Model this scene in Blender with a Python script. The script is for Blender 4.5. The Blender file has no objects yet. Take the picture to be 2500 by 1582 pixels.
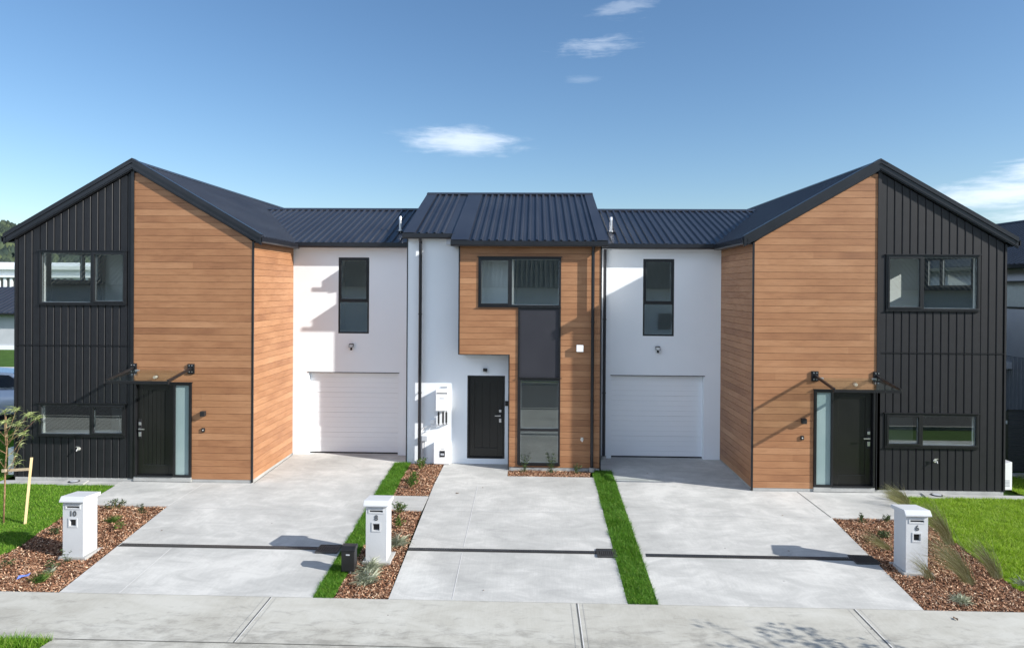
import bpy, math, random
import numpy as np
from mathutils import Vector, Matrix, noise as mnoise
R = math.radians
random.seed(7); rng = np.random.default_rng(7)
scene = bpy.context.scene
COL = scene.collection

# ------------------------------------------------------------------ helpers
def tag(o, label=None, cat=None, group=None, kind=None):
    if label: o['label'] = label
    if cat: o['category'] = cat
    if group: o['group'] = group
    if kind: o['kind'] = kind
    return o

def thing(name, loc, label, cat, group=None, rz=0):
    o = bpy.data.objects.new(name, None); COL.objects.link(o)
    o.empty_display_size = .3
    o.location = loc; o.rotation_euler = (0, 0, rz)
    return tag(o, label, cat, group)

def wloc(o):
    v = Vector((0, 0, 0))
    while o is not None:
        v += Vector(o.location); o = o.parent
    return v

class MB:
    def __init__(s): s.v = []; s.f = []; s.m = []; s.mi = 0
    def face(s, pts):
        n = len(s.v); s.v += [tuple(p) for p in pts]; s.f.append(tuple(range(n, n+len(pts)))); s.m.append(s.mi); return s
    def box(s, x0, x1, y0, y1, z0, z1):
        if x0 > x1: x0, x1 = x1, x0
        if y0 > y1: y0, y1 = y1, y0
        if z0 > z1: z0, z1 = z1, z0
        n = len(s.v)
        s.v += [(x0,y0,z0),(x1,y0,z0),(x1,y1,z0),(x0,y1,z0),(x0,y0,z1),(x1,y0,z1),(x1,y1,z1),(x0,y1,z1)]
        for q in ((0,3,2,1),(4,5,6,7),(0,1,5,4),(1,2,6,5),(2,3,7,6),(3,0,4,7)):
            s.f.append(tuple(n+i for i in q)); s.m.append(s.mi)
        return s
    def prism(s, poly, d):
        # poly: closed list of 3D points (planar), extruded by vector d
        n = len(s.v); k = len(poly)
        s.v += [tuple(p) for p in poly]; s.v += [tuple(Vector(p)+Vector(d)) for p in poly]
        s.f.append(tuple(range(n+k-1, n-1, -1))); s.m.append(s.mi)
        s.f.append(tuple(range(n+k, n+2*k))); s.m.append(s.mi)
        for i in range(k):
            j = (i+1) % k
            s.f.append((n+i, n+j, n+k+j, n+k+i)); s.m.append(s.mi)
        return s
    def tube(s, pts, rad, seg=8, caps=True):
        pts = [Vector(p) for p in pts]; k = len(pts)
        if not hasattr(rad, '__len__'): rad = [rad]*k
        base = len(s.v); up = None
        for i, p in enumerate(pts):
            t = (pts[min(i+1, k-1)] - pts[max(i-1, 0)])
            if t.length < 1e-9: t = Vector((0, 0, 1))
            t.normalize()
            if up is None:
                up = Vector((0, 0, 1)) if abs(t.z) < .9 else Vector((1, 0, 0))
            a = t.cross(up); a.normalize(); b = a.cross(t); b.normalize(); up = b
            for j in range(seg):
                an = 2*math.pi*j/seg
                s.v.append(tuple(p + (a*math.cos(an) + b*math.sin(an))*rad[i]))
        for i in range(k-1):
            for j in range(seg):
                j2 = (j+1) % seg
                s.f.append((base+i*seg+j, base+i*seg+j2, base+(i+1)*seg+j2, base+(i+1)*seg+j)); s.m.append(s.mi)
        if caps:
            s.f.append(tuple(base+j for j in range(seg))[::-1]); s.m.append(s.mi)
            s.f.append(tuple(base+(k-1)*seg+j for j in range(seg))); s.m.append(s.mi)
        return s
    def cyl(s, c, axis, r, L, seg=20):
        c = Vector(c); a = Vector(axis).normalized()
        return s.tube([c, c+a*L], r, seg)
    def bar(s, p, q, w, h):
        p, q = Vector(p), Vector(q); t = (q-p).normalized()
        a = t.cross(Vector((0, 0, 1)))
        if a.length < 1e-4: a = Vector((1, 0, 0))
        a.normalize(); b = a.cross(t).normalized()
        poly = [p+a*w/2+b*h/2, p-a*w/2+b*h/2, p-a*w/2-b*h/2, p+a*w/2-b*h/2]
        return s.prism(poly, q-p)
    def build(s, name, mats, parent=None, smooth=False, bevel=0, label=None):
        o = mesh_obj(name, s.v, s.f, mats, parent, s.m, smooth)
        if bevel:
            b = o.modifiers.new('bevel', 'BEVEL'); b.width = bevel; b.segments = 2; b.limit_method = 'ANGLE'; b.angle_limit = R(40)
        if label: o['label'] = label
        return o

def mesh_obj(name, v, f, mats, parent=None, mi=None, smooth=False):
    if not isinstance(mats, (list, tuple)): mats = [mats]
    off = wloc(parent) if parent is not None else Vector((0, 0, 0))
    me = bpy.data.meshes.new(name)
    me.from_pydata([(a-off.x, b-off.y, c-off.z) for a, b, c in v], [], f)
    for m in mats: me.materials.append(m)
    if mi is not None and len(mats) > 1: me.polygons.foreach_set('material_index', mi)
    if smooth: me.polygons.foreach_set('use_smooth', [True]*len(me.polygons))
    me.update()
    o = bpy.data.objects.new(name, me); COL.objects.link(o)
    if parent is not None: o.parent = parent
    return o

def np_mesh(name, V, F, mat, parent=None, loc=None):
    # V (n,3) array, F (m,k) int array
    me = bpy.data.meshes.new(name); V = np.asarray(V, np.float32); F = np.asarray(F, np.int32)
    if loc is not None: V = V - np.array(loc, np.float32)
    me.vertices.add(len(V)); me.vertices.foreach_set('co', V.ravel())
    k = F.shape[1]
    me.loops.add(F.size); me.loops.foreach_set('vertex_index', F.ravel())
    me.polygons.add(len(F)); me.polygons.foreach_set('loop_start', np.arange(0, F.size, k, dtype=np.int32))
    me.update(calc_edges=True); me.validate()
    me.materials.append(mat)
    o = bpy.data.objects.new(name, me); COL.objects.link(o)
    if parent is not None: o.parent = parent
    elif loc is not None: o.location = loc
    return o

# ------------------------------------------------------------------ materials
def new_mat(name):
    m = bpy.data.materials.new(name); m.use_nodes = True
    nt = m.node_tree; nt.nodes.clear()
    out = nt.nodes.new('ShaderNodeOutputMaterial')
    return m, nt, out
def N(nt, t, **kw):
    n = nt.nodes.new(t)
    for k, v in kw.items():
        if k in n.bl_rna.properties.keys(): setattr(n, k, v)
        else: n.inputs[k].default_value = v
    return n
def lk(nt, a, b): nt.links.new(a, b)
def math_n(nt, op, a, b=None, c=None):
    n = nt.nodes.new('ShaderNodeMath'); n.operation = op
    for i, x in enumerate((a, b, c)):
        if x is None: continue
        if isinstance(x, (int, float)): n.inputs[i].default_value = x
        else: nt.links.new(x, n.inputs[i])
    return n.outputs[0]
def ramp(nt, fac, stops):
    n = nt.nodes.new('ShaderNodeValToRGB'); r = n.color_ramp
    while len(r.elements) < len(stops): r.elements.new(.5)
    for e, (p, c) in zip(r.elements, stops): e.position = p; e.color = (*c, 1)
    if fac is not None: nt.links.new(fac, n.inputs[0])
    return n.outputs[0]
def pbsdf(nt, out, rough=.6, metal=0, spec=.5):
    b = nt.nodes.new('ShaderNodeBsdfPrincipled')
    b.inputs['Roughness'].default_value = rough; b.inputs['Metallic'].default_value = metal
    b.inputs['Specular IOR Level'].default_value = spec
    nt.links.new(b.outputs[0], out.inputs[0]); return b
def mixc(nt, fac, a, b, mode='MIX'):
    n = nt.nodes.new('ShaderNodeMix'); n.data_type = 'RGBA'; n.blend_type = mode
    for sock, x in ((n.inputs[0], fac), (n.inputs[6], a), (n.inputs[7], b)):
        if isinstance(x, (int, float)): sock.default_value = x
        elif isinstance(x, tuple): sock.default_value = (*x, 1)
        else: nt.links.new(x, sock)
    return n.outputs[2]

def noisy(name, c1, c2, scale=3, rough=.6, metal=0, spec=.4, bump=0, bscale=None, stretch=(1,1,1), detail=5):
    m, nt, out = new_mat(name); b = pbsdf(nt, out, rough, metal, spec)
    g = N(nt, 'ShaderNodeNewGeometry'); mp = N(nt, 'ShaderNodeMapping'); mp.inputs['Scale'].default_value = stretch
    lk(nt, g.outputs['Position'], mp.inputs[0])
    n = N(nt, 'ShaderNodeTexNoise', Scale=scale, Detail=detail); lk(nt, mp.outputs[0], n.inputs[0])
    lk(nt, ramp(nt, n.outputs[0], [(.3, c1), (.7, c2)]), b.inputs['Base Color'])
    if bump:
        n2 = N(nt, 'ShaderNodeTexNoise', Scale=bscale or scale*6, Detail=4); lk(nt, mp.outputs[0], n2.inputs[0])
        bp = N(nt, 'ShaderNodeBump', Strength=bump, Distance=.02); lk(nt, n2.outputs[0], bp.inputs['Height']); lk(nt, bp.outputs[0], b.inputs['Normal'])
    return m

def island(name, stops, rough=.8, spec=.2, translucent=0):
    m, nt, out = new_mat(name); b = pbsdf(nt, out, rough, 0, spec)
    g = N(nt, 'ShaderNodeNewGeometry')
    c = ramp(nt, g.outputs['Random Per Island'], stops); lk(nt, c, b.inputs['Base Color'])
    if translucent:
        t = N(nt, 'ShaderNodeBsdfTranslucent'); lk(nt, c, t.inputs[0])
        mx = N(nt, 'ShaderNodeMixShader'); mx.inputs[0].default_value = translucent
        lk(nt, b.outputs[0], mx.inputs[1]); lk(nt, t.outputs[0], mx.inputs[2]); lk(nt, mx.outputs[0], out.inputs[0])
    return m

BP = .1467   # board pitch
def wood_mat():
    m, nt, out = new_mat('timber_weatherboard'); b = pbsdf(nt, out, .5, 0, .35)
    g = N(nt, 'ShaderNodeNewGeometry'); s = N(nt, 'ShaderNodeSeparateXYZ'); lk(nt, g.outputs['Position'], s.inputs[0])
    idx = math_n(nt, 'FLOOR', math_n(nt, 'DIVIDE', math_n(nt, 'ADD', s.outputs[2], 10*BP-BZ0), BP))
    xx = math_n(nt, 'ADD', s.outputs[0], s.outputs[1])
    # butt joints along a board: 4.2 m lengths, offset per board
    wn0 = N(nt, 'ShaderNodeTexWhiteNoise', noise_dimensions='1D'); lk(nt, idx, wn0.inputs['W'])
    seg = math_n(nt, 'FLOOR', math_n(nt, 'ADD', math_n(nt, 'DIVIDE', xx, 9.3), math_n(nt, 'MULTIPLY', wn0.outputs[0], 5)))
    cv = N(nt, 'ShaderNodeCombineXYZ'); lk(nt, idx, cv.inputs[0]); lk(nt, seg, cv.inputs[1])
    wn = N(nt, 'ShaderNodeTexWhiteNoise', noise_dimensions='2D'); lk(nt, cv.outputs[0], wn.inputs[0])
    # soft tonal drift along the board, printed per board
    c2 = N(nt, 'ShaderNodeCombineXYZ'); lk(nt, math_n(nt, 'MULTIPLY', xx, .55), c2.inputs[0]); lk(nt, math_n(nt, 'MULTIPLY', idx, 3.7), c2.inputs[1]); lk(nt, math_n(nt, 'MULTIPLY', s.outputs[2], .6), c2.inputs[2])
    drift = N(nt, 'ShaderNodeTexNoise', Scale=1.7, Detail=4); lk(nt, c2.outputs[0], drift.inputs[0])
    # grain: strongly stretched
    c3 = N(nt, 'ShaderNodeCombineXYZ'); lk(nt, math_n(nt, 'MULTIPLY', xx, 2.2), c3.inputs[0]); lk(nt, math_n(nt, 'MULTIPLY', idx, 9.1), c3.inputs[1]); lk(nt, math_n(nt, 'MULTIPLY', s.outputs[2], 42), c3.inputs[2])
    grain = N(nt, 'ShaderNodeTexNoise', Scale=1.6, Detail=6, Roughness=.62, Distortion=.6); lk(nt, c3.outputs[0], grain.inputs[0])
    f = math_n(nt, 'ADD', math_n(nt, 'ADD', math_n(nt, 'MULTIPLY', wn.outputs[0], .26), -.01), math_n(nt, 'MULTIPLY', drift.outputs[0], .76))
    base = ramp(nt, f, [(.24, (.225,.102,.048)), (.42, (.290,.138,.065)), (.56, (.330,.164,.079)), (.78, (.385,.203,.104))])
    gr = ramp(nt, grain.outputs[0], [(.32, (.72,.68,.65)), (.50, (1,1,1)), (.75, (1.12,1.12,1.12))])
    col = mixc(nt, .75, base, gr, 'MULTIPLY')
    lk(nt, col, b.inputs['Base Color'])
    rr = ramp(nt, grain.outputs[0], [(.3, (.6,)*3), (.7, (.42,)*3)]); lk(nt, rr, b.inputs['Roughness'])
    bp = N(nt, 'ShaderNodeBump', Strength=.25, Distance=.004); lk(nt, grain.outputs[0], bp.inputs['Height']); lk(nt, bp.outputs[0], b.inputs['Normal'])
    return m
BZ0 = -.045

def concrete_mat(name, c_lo, c_mid, c_hi, warm=0, swirl=1.0, stain=0.0, joints=()):
    m, nt, out = new_mat(name); b = pbsdf(nt, out, .82, 0, .25)
    g = N(nt, 'ShaderNodeNewGeometry'); s = N(nt, 'ShaderNodeSeparateXYZ'); lk(nt, g.outputs['Position'], s.inputs[0])
    big = N(nt, 'ShaderNodeTexNoise', Scale=.55, Detail=4, Roughness=.55, Distortion=.8); lk(nt, g.outputs['Position'], big.inputs[0])
    mp = N(nt, 'ShaderNodeMapping'); mp.inputs['Scale'].default_value = (1.0, 1.7, 1); mp.inputs['Rotation'].default_value = (0, 0, .15); lk(nt, g.outputs['Position'], mp.inputs[0])
    sw = N(nt, 'ShaderNodeTexNoise', Scale=1.5, Detail=8, Roughness=.70, Distortion=.9); lk(nt, mp.outputs[0], sw.inputs[0])
    fine = N(nt, 'ShaderNodeTexNoise', Scale=38, Detail=4); lk(nt, g.outputs['Position'], fine.inputs[0])
    broom = N(nt, 'ShaderNodeTexNoise', Scale=1.0, Detail=3)
    mb = N(nt, 'ShaderNodeMapping'); mb.inputs['Scale'].default_value = (60, 2.5, 1); lk(nt, g.outputs['Position'], mb.inputs[0]); lk(nt, mb.outputs[0], broom.inputs[0])
    f = math_n(nt, 'ADD', math_n(nt, 'MULTIPLY', big.outputs[0], .5), math_n(nt, 'MULTIPLY', sw.outputs[0], .5*swirl+.0))
    f = math_n(nt, 'ADD', f, math_n(nt, 'MULTIPLY', math_n(nt, 'SUBTRACT', fine.outputs[0], .5), .10))
    f = math_n(nt, 'ADD', f, math_n(nt, 'MULTIPLY', math_n(nt, 'SUBTRACT', broom.outputs[0], .5), .10))
    col = ramp(nt, f, [(.36, c_lo), (.5, c_mid), (.62, c_hi)])
    if stain:
        # scattered smudges of dirt, denser along the outer edge of the slab
        st = N(nt, 'ShaderNodeTexNoise', Scale=3.6, Detail=9, Roughness=.72, Distortion=.5)
        mp2 = N(nt, 'ShaderNodeMapping'); mp2.inputs['Scale'].default_value = (.8, 1.7, 1); lk(nt, g.outputs['Position'], mp2.inputs[0]); lk(nt, mp2.outputs[0], st.inputs[0])
        edge = N(nt, 'ShaderNodeMapRange'); edge.inputs['From Min'].default_value = -5.5; edge.inputs['From Max'].default_value = -6.35; edge.inputs['To Min'].default_value = .0; edge.inputs['To Max'].default_value = .13
        lk(nt, s.outputs[1], edge.inputs['Value'])
        sf = math_n(nt, 'ADD', st.outputs[0], edge.outputs[0])
        k = ramp(nt, sf, [(.56, (0,0,0)), (.74, (1,1,1))])
        col = mixc(nt, math_n(nt, 'MULTIPLY', k, stain), col, (.16,.155,.14))
    # sparse dark specks
    vo = N(nt, 'ShaderNodeTexVoronoi', Scale=1.7); lk(nt, g.outputs['Position'], vo.inputs[0])
    sp = math_n(nt, 'LESS_THAN', vo.outputs['Distance'], .022)
    wn = math_n(nt, 'GREATER_THAN', N_sep(nt, vo.outputs['Color']), .55)
    col = mixc(nt, math_n(nt, 'MULTIPLY', math_n(nt, 'MULTIPLY', sp, wn), .8), col, (.06,.05,.045))
    lk(nt, col, b.inputs['Base Color'])
    bp = N(nt, 'ShaderNodeBump', Strength=.12, Distance=.004); lk(nt, broom.outputs[0], bp.inputs['Height']); lk(nt, bp.outputs[0], b.inputs['Normal'])
    return m
def N_sep(nt, c):
    s = N(nt, 'ShaderNodeSeparateColor'); lk(nt, c, s.inputs[0]); return s.outputs[0]

def glass_mat(name, tint=(.72,.80,.77), refl=1.5, base=.05):
    m, nt, out = new_mat(name)
    t = N(nt, 'ShaderNodeBsdfTransparent'); t.inputs[0].default_value = (*tint, 1)
    gl = N(nt, 'ShaderNodeBsdfGlossy', Roughness=.0); gl.inputs[0].default_value = (.95,1,.97,1)
    g = N(nt, 'ShaderNodeNewGeometry')
    vd = nt.nodes.new('ShaderNodeVectorMath'); vd.operation = 'DOT_PRODUCT'; lk(nt, g.outputs['Normal'], vd.inputs[0]); lk(nt, g.outputs['Incoming'], vd.inputs[1])
    om = math_n(nt, 'SUBTRACT', 1, math_n(nt, 'ABSOLUTE', vd.outputs['Value']))
    fr = math_n(nt, 'ADD', .043, math_n(nt, 'MULTIPLY', math_n(nt, 'POWER', om, 5), .95))   # Schlick, both faces alike
    n = N(nt, 'ShaderNodeTexNoise', Scale=1.2, Detail=1); lk(nt, g.outputs['Position'], n.inputs[0])
    bp = N(nt, 'ShaderNodeBump', Strength=.012, Distance=.02); lk(nt, n.outputs[0], bp.inputs['Height']); lk(nt, bp.outputs[0], gl.inputs['Normal'])
    f = math_n(nt, 'MINIMUM', math_n(nt, 'ADD', math_n(nt, 'MULTIPLY', fr, refl), base), 1.)
    mx = N(nt, 'ShaderNodeMixShader'); lk(nt, f, mx.inputs[0]); lk(nt, t.outputs[0], mx.inputs[1]); lk(nt, gl.outputs[0], mx.inputs[2]); lk(nt, mx.outputs[0], out.inputs[0])
    return m

M = {}
M['wood'] = wood_mat()
M['dark'] = noisy('dark_painted_board', (.0105,.011,.013), (.0135,.014,.0165), 6, .5, 0, .32, .05, 90)
M['trim'] = noisy('black_metal_trim', (.010,.0105,.012), (.014,.0145,.017), 4, .35, .1, .5)
M['gutter'] = noisy('dark_gutter_metal', (.013,.014,.018), (.018,.019,.024), 3, .28, .2, .5)
M['roof'] = noisy('ribbed_roof_steel', (.018,.021,.031), (.027,.031,.042), 1.4, .38, .0, .55, 0, None, (1,.4,.4))
M['white'] = noisy('white_render', (.745,.775,.80), (.775,.80,.825), 1.1, .8, 0, .2, .06, 60)
M['soffit'] = noisy('grey_soffit', (.50,.52,.56), (.53,.55,.59), 2, .6)
M['gdoor'] = noisy('white_garage_steel', (.75,.775,.80), (.78,.80,.82), 1, .4, 0, .4)
M['void'] = noisy('backing_wrap', (.010,.010,.011), (.014,.014,.015), 4, .9)
M['woodback'] = noisy('backing_batten', (.07,.036,.02), (.09,.045,.025), 4, .9)
M['frame'] = noisy('black_aluminium', (.009,.0095,.011), (.013,.0135,.015), 5, .33, .1, .5)
M['panel'] = noisy('charcoal_infill_panel', (.022,.022,.028), (.03,.03,.037), 1.2, .45, 0, .4)
M['glass'] = glass_mat('window_glass', (.95,.97,.96), 2.3, .01)
M['cglass'] = glass_mat('canopy_glass', (.90,.935,.92), .8, .0)
M['cave'] = noisy('room_plaster', (.80,.82,.82), (.84,.85,.85), 1, .8)
M['reveal'] = noisy('white_reveal_paint', (.78,.79,.79), (.82,.83,.83), 2, .6)
M['carpet'] = noisy('room_floor', (.40,.38,.35), (.46,.44,.41), 8, .9)
M['door'] = noisy('black_door_paint', (.007,.0075,.007), (.010,.0105,.0095), 3, .3, 0, .5)
M['steel'] = noisy('brushed_steel', (.55,.55,.56), (.65,.65,.66), 20, .3, .9, .5)
M['frost'] = noisy('frosted_glass', (.22,.30,.30), (.27,.35,.345), 1.2, .22, 0, .6)
M['plaswhite'] = noisy('white_plastic', (.78,.78,.78), (.82,.82,.82), 2, .35)
M['plasgrey'] = noisy('grey_plastic', (.38,.40,.43), (.43,.45,.48), 2, .45)
M['plasblack'] = noisy('black_plastic', (.012,.012,.013), (.02,.02,.021), 3, .4)
M['lens'] = noisy('lamp_lens', (.55,.55,.52), (.65,.65,.62), 3, .2)
M['brass'] = noisy('galvanised_tap', (.62,.61,.58), (.72,.71,.68), 9, .3, .6)
M['plinth'] = noisy('plinth_concrete', (.30,.30,.29), (.40,.40,.385), 3, .85, 0, .2, .2, 25)
M['drive'] = concrete_mat('driveway_concrete', (.325,.327,.314), (.41,.41,.393), (.515,.513,.49))
M['foot'] = concrete_mat('footpath_concrete', (.335,.325,.285), (.41,.402,.36), (.46,.455,.415), stain=.48)
M['cut'] = noisy('saw_cut', (.07,.07,.065), (.11,.11,.10), 20, .9)
M['cutpale'] = noisy('saw_cut_filled', (.50,.50,.49), (.6,.6,.59), 20, .8)
M['grate'] = noisy('drain_grate', (.028,.028,.029), (.055,.055,.056), 30, .5)
M['soil'] = noisy('bark_soil', (.045,.022,.014), (.10,.05,.03), 22, .95, 0, .1, .8, 60)
M['chips'] = island('bark_chips', [(0,(.07,.033,.020)), (.3,(.20,.092,.050)), (.6,(.36,.185,.105)), (.85,(.53,.32,.20)), (1,(.78,.60,.42))], .85)
M['grass_base'] = noisy('lawn_base', (.05,.11,.012), (.09,.18,.02), 14, .95, 0, .1, .5, 60)
M['blade'] = island('lawn_blades', [(0,(.07,.17,.012)), (.5,(.13,.28,.02)), (.85,(.20,.37,.035)), (1,(.34,.42,.10))], .55, .25, .4)
M['blade3'] = island('sunlit_lawn_blades', [(0,(.13,.24,.015)), (.5,(.25,.40,.03)), (.85,(.34,.50,.05)), (1,(.48,.55,.14))], .55, .25, .45)  # yellower grass, its sunlit side also painted in as brighter colour
M['grass_base2'] = noisy('sunlit_lawn_base', (.10,.18,.015), (.17,.27,.03), 14, .95, 0, .1, .5, 60)  # turf lightened in colour to go with the sunlit blades
M['blade2'] = island('strip_blades', [(0,(.042,.13,.010)), (.5,(.08,.21,.015)), (.9,(.13,.28,.025)), (1,(.25,.32,.07))], .55, .25, .3)
M['road'] = noisy('asphalt', (.045,.045,.047), (.07,.07,.072), 6, .9, 0, .2, .4, 90)
M['mbox'] = noisy('mailbox_plaster', (.46,.475,.49), (.50,.515,.53), 2, .75, 0, .2, .08, 70)
M['letter'] = noisy('grey_number_paint', (.06,.065,.07), (.075,.08,.085), 3, .5)
M['shrub'] = island('shrub_leaves', [(0,(.03,.075,.012)), (.6,(.075,.16,.025)), (1,(.17,.26,.05))], .6, .3, .25)
M['darkshrub'] = island('dark_shrub_leaves', [(0,(.035,.055,.022)), (.6,(.07,.11,.04)), (1,(.13,.18,.07))], .6, .3, .2)
M['silver'] = island('silver_leaves', [(0,(.17,.19,.12)), (.6,(.33,.36,.25)), (1,(.52,.54,.42))], .6, .3, .2)
M['tuss'] = island('tussock_blades', [(0,(.16,.13,.05)), (.4,(.36,.32,.15)), (.7,(.24,.27,.09)), (1,(.66,.60,.40))], .6, .3, .2)
M['willow'] = island('sapling_leaves', [(0,(.20,.28,.08)), (.5,(.38,.44,.17)), (1,(.60,.62,.36))], .6, .3, .3)
M['bark'] = noisy('sapling_bark', (.16,.09,.05), (.32,.21,.12), 25, .9, 0, .2, .3)
M['stake'] = noisy('stake_pine', (.50,.38,.20), (.62,.48,.28), 6, .8, 0, .2, .1, None, (8,8,.6))
M['tie'] = noisy('hessian_tie', (.42,.33,.22), (.52,.42,.30), 30, .9)
M['bluewrap'] = noisy('blue_wrapper', (.10,.16,.48), (.22,.28,.62), 20, .4)
M['leafbrown'] = noisy('fallen_leaf', (.10,.06,.035), (.18,.11,.06), 20, .8)

# ------------------------------------------------------------------ ground profile
def gz(y):
    if y >= 0: return -.11 + .015*min(y, 2.8)
    if y >= -5.15: return -.11 + .04*y
    if y >= -6.45: return -.316 + .012*(y+5.15)
    if y >= -9.0: return -.3316 + .045*(y+6.45)
    if y >= -16: return -.446 - .0*(y+9)
    if y >= -24: return -.43 + .10*(-16-y)*.35
    return -.15

# ------------------------------------------------------------------ camera
def make_camera():
    cam = bpy.data.cameras.new('camera'); o = bpy.data.objects.new('camera', cam); COL.objects.link(o)
    yaw, pit, rol = .0315, -.0035, .0065
    r = Vector((math.cos(yaw), math.sin(yaw), 0)); f0 = Vector((-math.sin(yaw), math.cos(yaw), 0)); z = Vector((0, 0, 1))
    f = f0*math.cos(pit) + z*math.sin(pit); u = z*math.cos(pit) - f0*math.sin(pit)
    c, s = math.cos(rol), math.sin(rol)
    R_ = r*c + u*s; U_ = -r*s + u*c
    m = Matrix((R_, U_, -f)).transposed().to_4x4(); m.translation = Vector((0, -15.3071, 4.2659))
    o.matrix_world = m
    cam.sensor_width = 36; cam.sensor_fit = 'HORIZONTAL'; cam.lens = 1700.03/2500*36
    cam.shift_y = -81.67/2500; cam.clip_start = .1; cam.clip_end = 3000
    scene.camera = o
make_camera()

# ------------------------------------------------------------------ sun and sky
SUN_EL = R(26.8); sx, sy = .941, -.339          # horizontal direction towards the sun
sun_dir = Vector((sx*math.cos(SUN_EL), sy*math.cos(SUN_EL), math.sin(SUN_EL))).normalized()
sl = bpy.data.lights.new('sun', 'SUN'); sl.energy = 5.0; sl.angle = R(.5); sl.color = (1, .96, .90)
so = bpy.data.objects.new('sun', sl); COL.objects.link(so); so.rotation_euler = sun_dir.to_track_quat('Z', 'Y').to_euler(); so.location = (20, -10, 20)

def make_world():
    w = bpy.data.worlds.new('World'); scene.world = w; w.use_nodes = True
    nt = w.node_tree; nt.nodes.clear()
    out = nt.nodes.new('ShaderNodeOutputWorld'); bg = nt.nodes.new('ShaderNodeBackground'); bg.inputs['Strength'].default_value = .092
    sky = nt.nodes.new('ShaderNodeTexSky'); sky.sky_type = 'NISHITA'; sky.sun_disc = False
    sky.sun_elevation = SUN_EL; sky.sun_rotation = math.atan2(sx, sy)   # clockwise from +Y
    sky.altitude = 50; sky.air_density = 1.0; sky.dust_density = .5; sky.ozone_density = 3.0
    tc = nt.nodes.new('ShaderNodeTexCoord'); sp = nt.nodes.new('ShaderNodeSeparateXYZ'); lk(nt, tc.outputs['Generated'], sp.inputs[0])
    az = math_n(nt, 'ARCTAN2', sp.outputs[0], sp.outputs[1]); el = math_n(nt, 'ARCSINE', sp.outputs[2])
    cv = nt.nodes.new('ShaderNodeCombineXYZ'); lk(nt, az, cv.inputs[0]); lk(nt, math_n(nt, 'MULTIPLY', el, 5.5), cv.inputs[1])
    n1 = N(nt, 'ShaderNodeTexNoise', Scale=16, Detail=8, Roughness=.6, Distortion=.5); lk(nt, cv.outputs[0], n1.inputs[0])
    n2 = N(nt, 'ShaderNodeTexNoise', Scale=60, Detail=6, Roughness=.6); lk(nt, cv.outputs[0], n2.inputs[0])
    nn = math_n(nt, 'SUBTRACT', math_n(nt, 'ADD', math_n(nt, 'MULTIPLY', n1.outputs[0], .75), math_n(nt, 'MULTIPLY', n2.outputs[0], .25)), .5)
    total = None; fill = None
    for a0, e0, ra, re, dens, nz, tilt in CLOUDS_AND_FILL:
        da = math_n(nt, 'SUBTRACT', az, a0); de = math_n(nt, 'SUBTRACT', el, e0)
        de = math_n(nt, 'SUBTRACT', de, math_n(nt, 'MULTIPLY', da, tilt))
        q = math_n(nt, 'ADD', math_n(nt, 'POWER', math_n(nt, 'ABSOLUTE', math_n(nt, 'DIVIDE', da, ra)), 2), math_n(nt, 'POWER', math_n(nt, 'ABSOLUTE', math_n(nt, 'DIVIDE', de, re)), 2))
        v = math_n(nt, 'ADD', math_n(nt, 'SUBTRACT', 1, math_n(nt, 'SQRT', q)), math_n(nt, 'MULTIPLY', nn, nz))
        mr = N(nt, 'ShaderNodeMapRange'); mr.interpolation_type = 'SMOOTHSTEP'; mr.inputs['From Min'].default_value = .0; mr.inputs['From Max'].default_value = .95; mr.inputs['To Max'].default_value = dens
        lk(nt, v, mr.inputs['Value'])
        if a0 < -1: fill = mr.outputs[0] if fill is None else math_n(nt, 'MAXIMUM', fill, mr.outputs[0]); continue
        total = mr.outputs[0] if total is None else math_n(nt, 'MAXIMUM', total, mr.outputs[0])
    cr = nt.nodes.new('ShaderNodeMix'); cr.data_type = 'RGBA'; lk(nt, total, cr.inputs[0]); hs = N(nt, 'ShaderNodeHueSaturation', Saturation=1.1); lk(nt, sky.outputs[0], hs.inputs['Color']); lk(nt, hs.outputs[0], cr.inputs[6]); cr.inputs[7].default_value = (7.6, 8.2, 9.0, 1)
    c2 = nt.nodes.new('ShaderNodeMix'); c2.data_type = 'RGBA'; lk(nt, fill, c2.inputs[0]); lk(nt, cr.outputs[2], c2.inputs[6]); c2.inputs[7].default_value = (16, 18.5, 22.5, 1)  # extra-bright colour for the added fill clouds on the rear left
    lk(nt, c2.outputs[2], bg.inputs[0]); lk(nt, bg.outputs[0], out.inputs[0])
# azimuth (from +Y towards +X), elevation, half width, half height, density, noise amount, tilt
def px(u, v):   # where the visible clouds stood above the horizon, as directions
    return (math.atan((u-1250)/1700)-.0315, math.atan((705-v)/1700*math.cos(math.atan((u-1250)/1700))))
CLOUDS_AND_FILL = [(-.105, .2065, .105, .025, .62, 1.4, -.03), (.086, .333, .068, .014, .26, 3.0, .05), (.127, .378, .060, .013, .20, 3.0, .08), (.07, .29, .030, .007, .10, 2.4, 0),
          (2.6, .60, .75, .34, .95, 1.2, 0), (-2.1, .52, 1.0, .46, 1, 1.0, 0), (3.0, .25, .5, .12, .9, 1.4, 0), (-2.75, .26, .45, .16, .9, 1.4, 0), (1.75, .50, .40, .2, .8, 1.5, 0),  # unseen clouds behind the camera, added to brighten the shaded walls
          (.60, .114, .165, .022, .72, 1.6, .02), (.655, .143, .12, .020, .62, 1.9, .10), (.66, .088, .11, .018, .5, 2.0, 0)]
make_world()
scene.view_settings.view_transform = 'Standard'; scene.view_settings.look = 'None'
scene.view_settings.exposure = 0.76; scene.view_settings.gamma = 1
scene.render.engine = 'CYCLES'
scene.cycles.max_bounces = 8; scene.cycles.transparent_max_bounces = 12; scene.cycles.use_denoising = True

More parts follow.
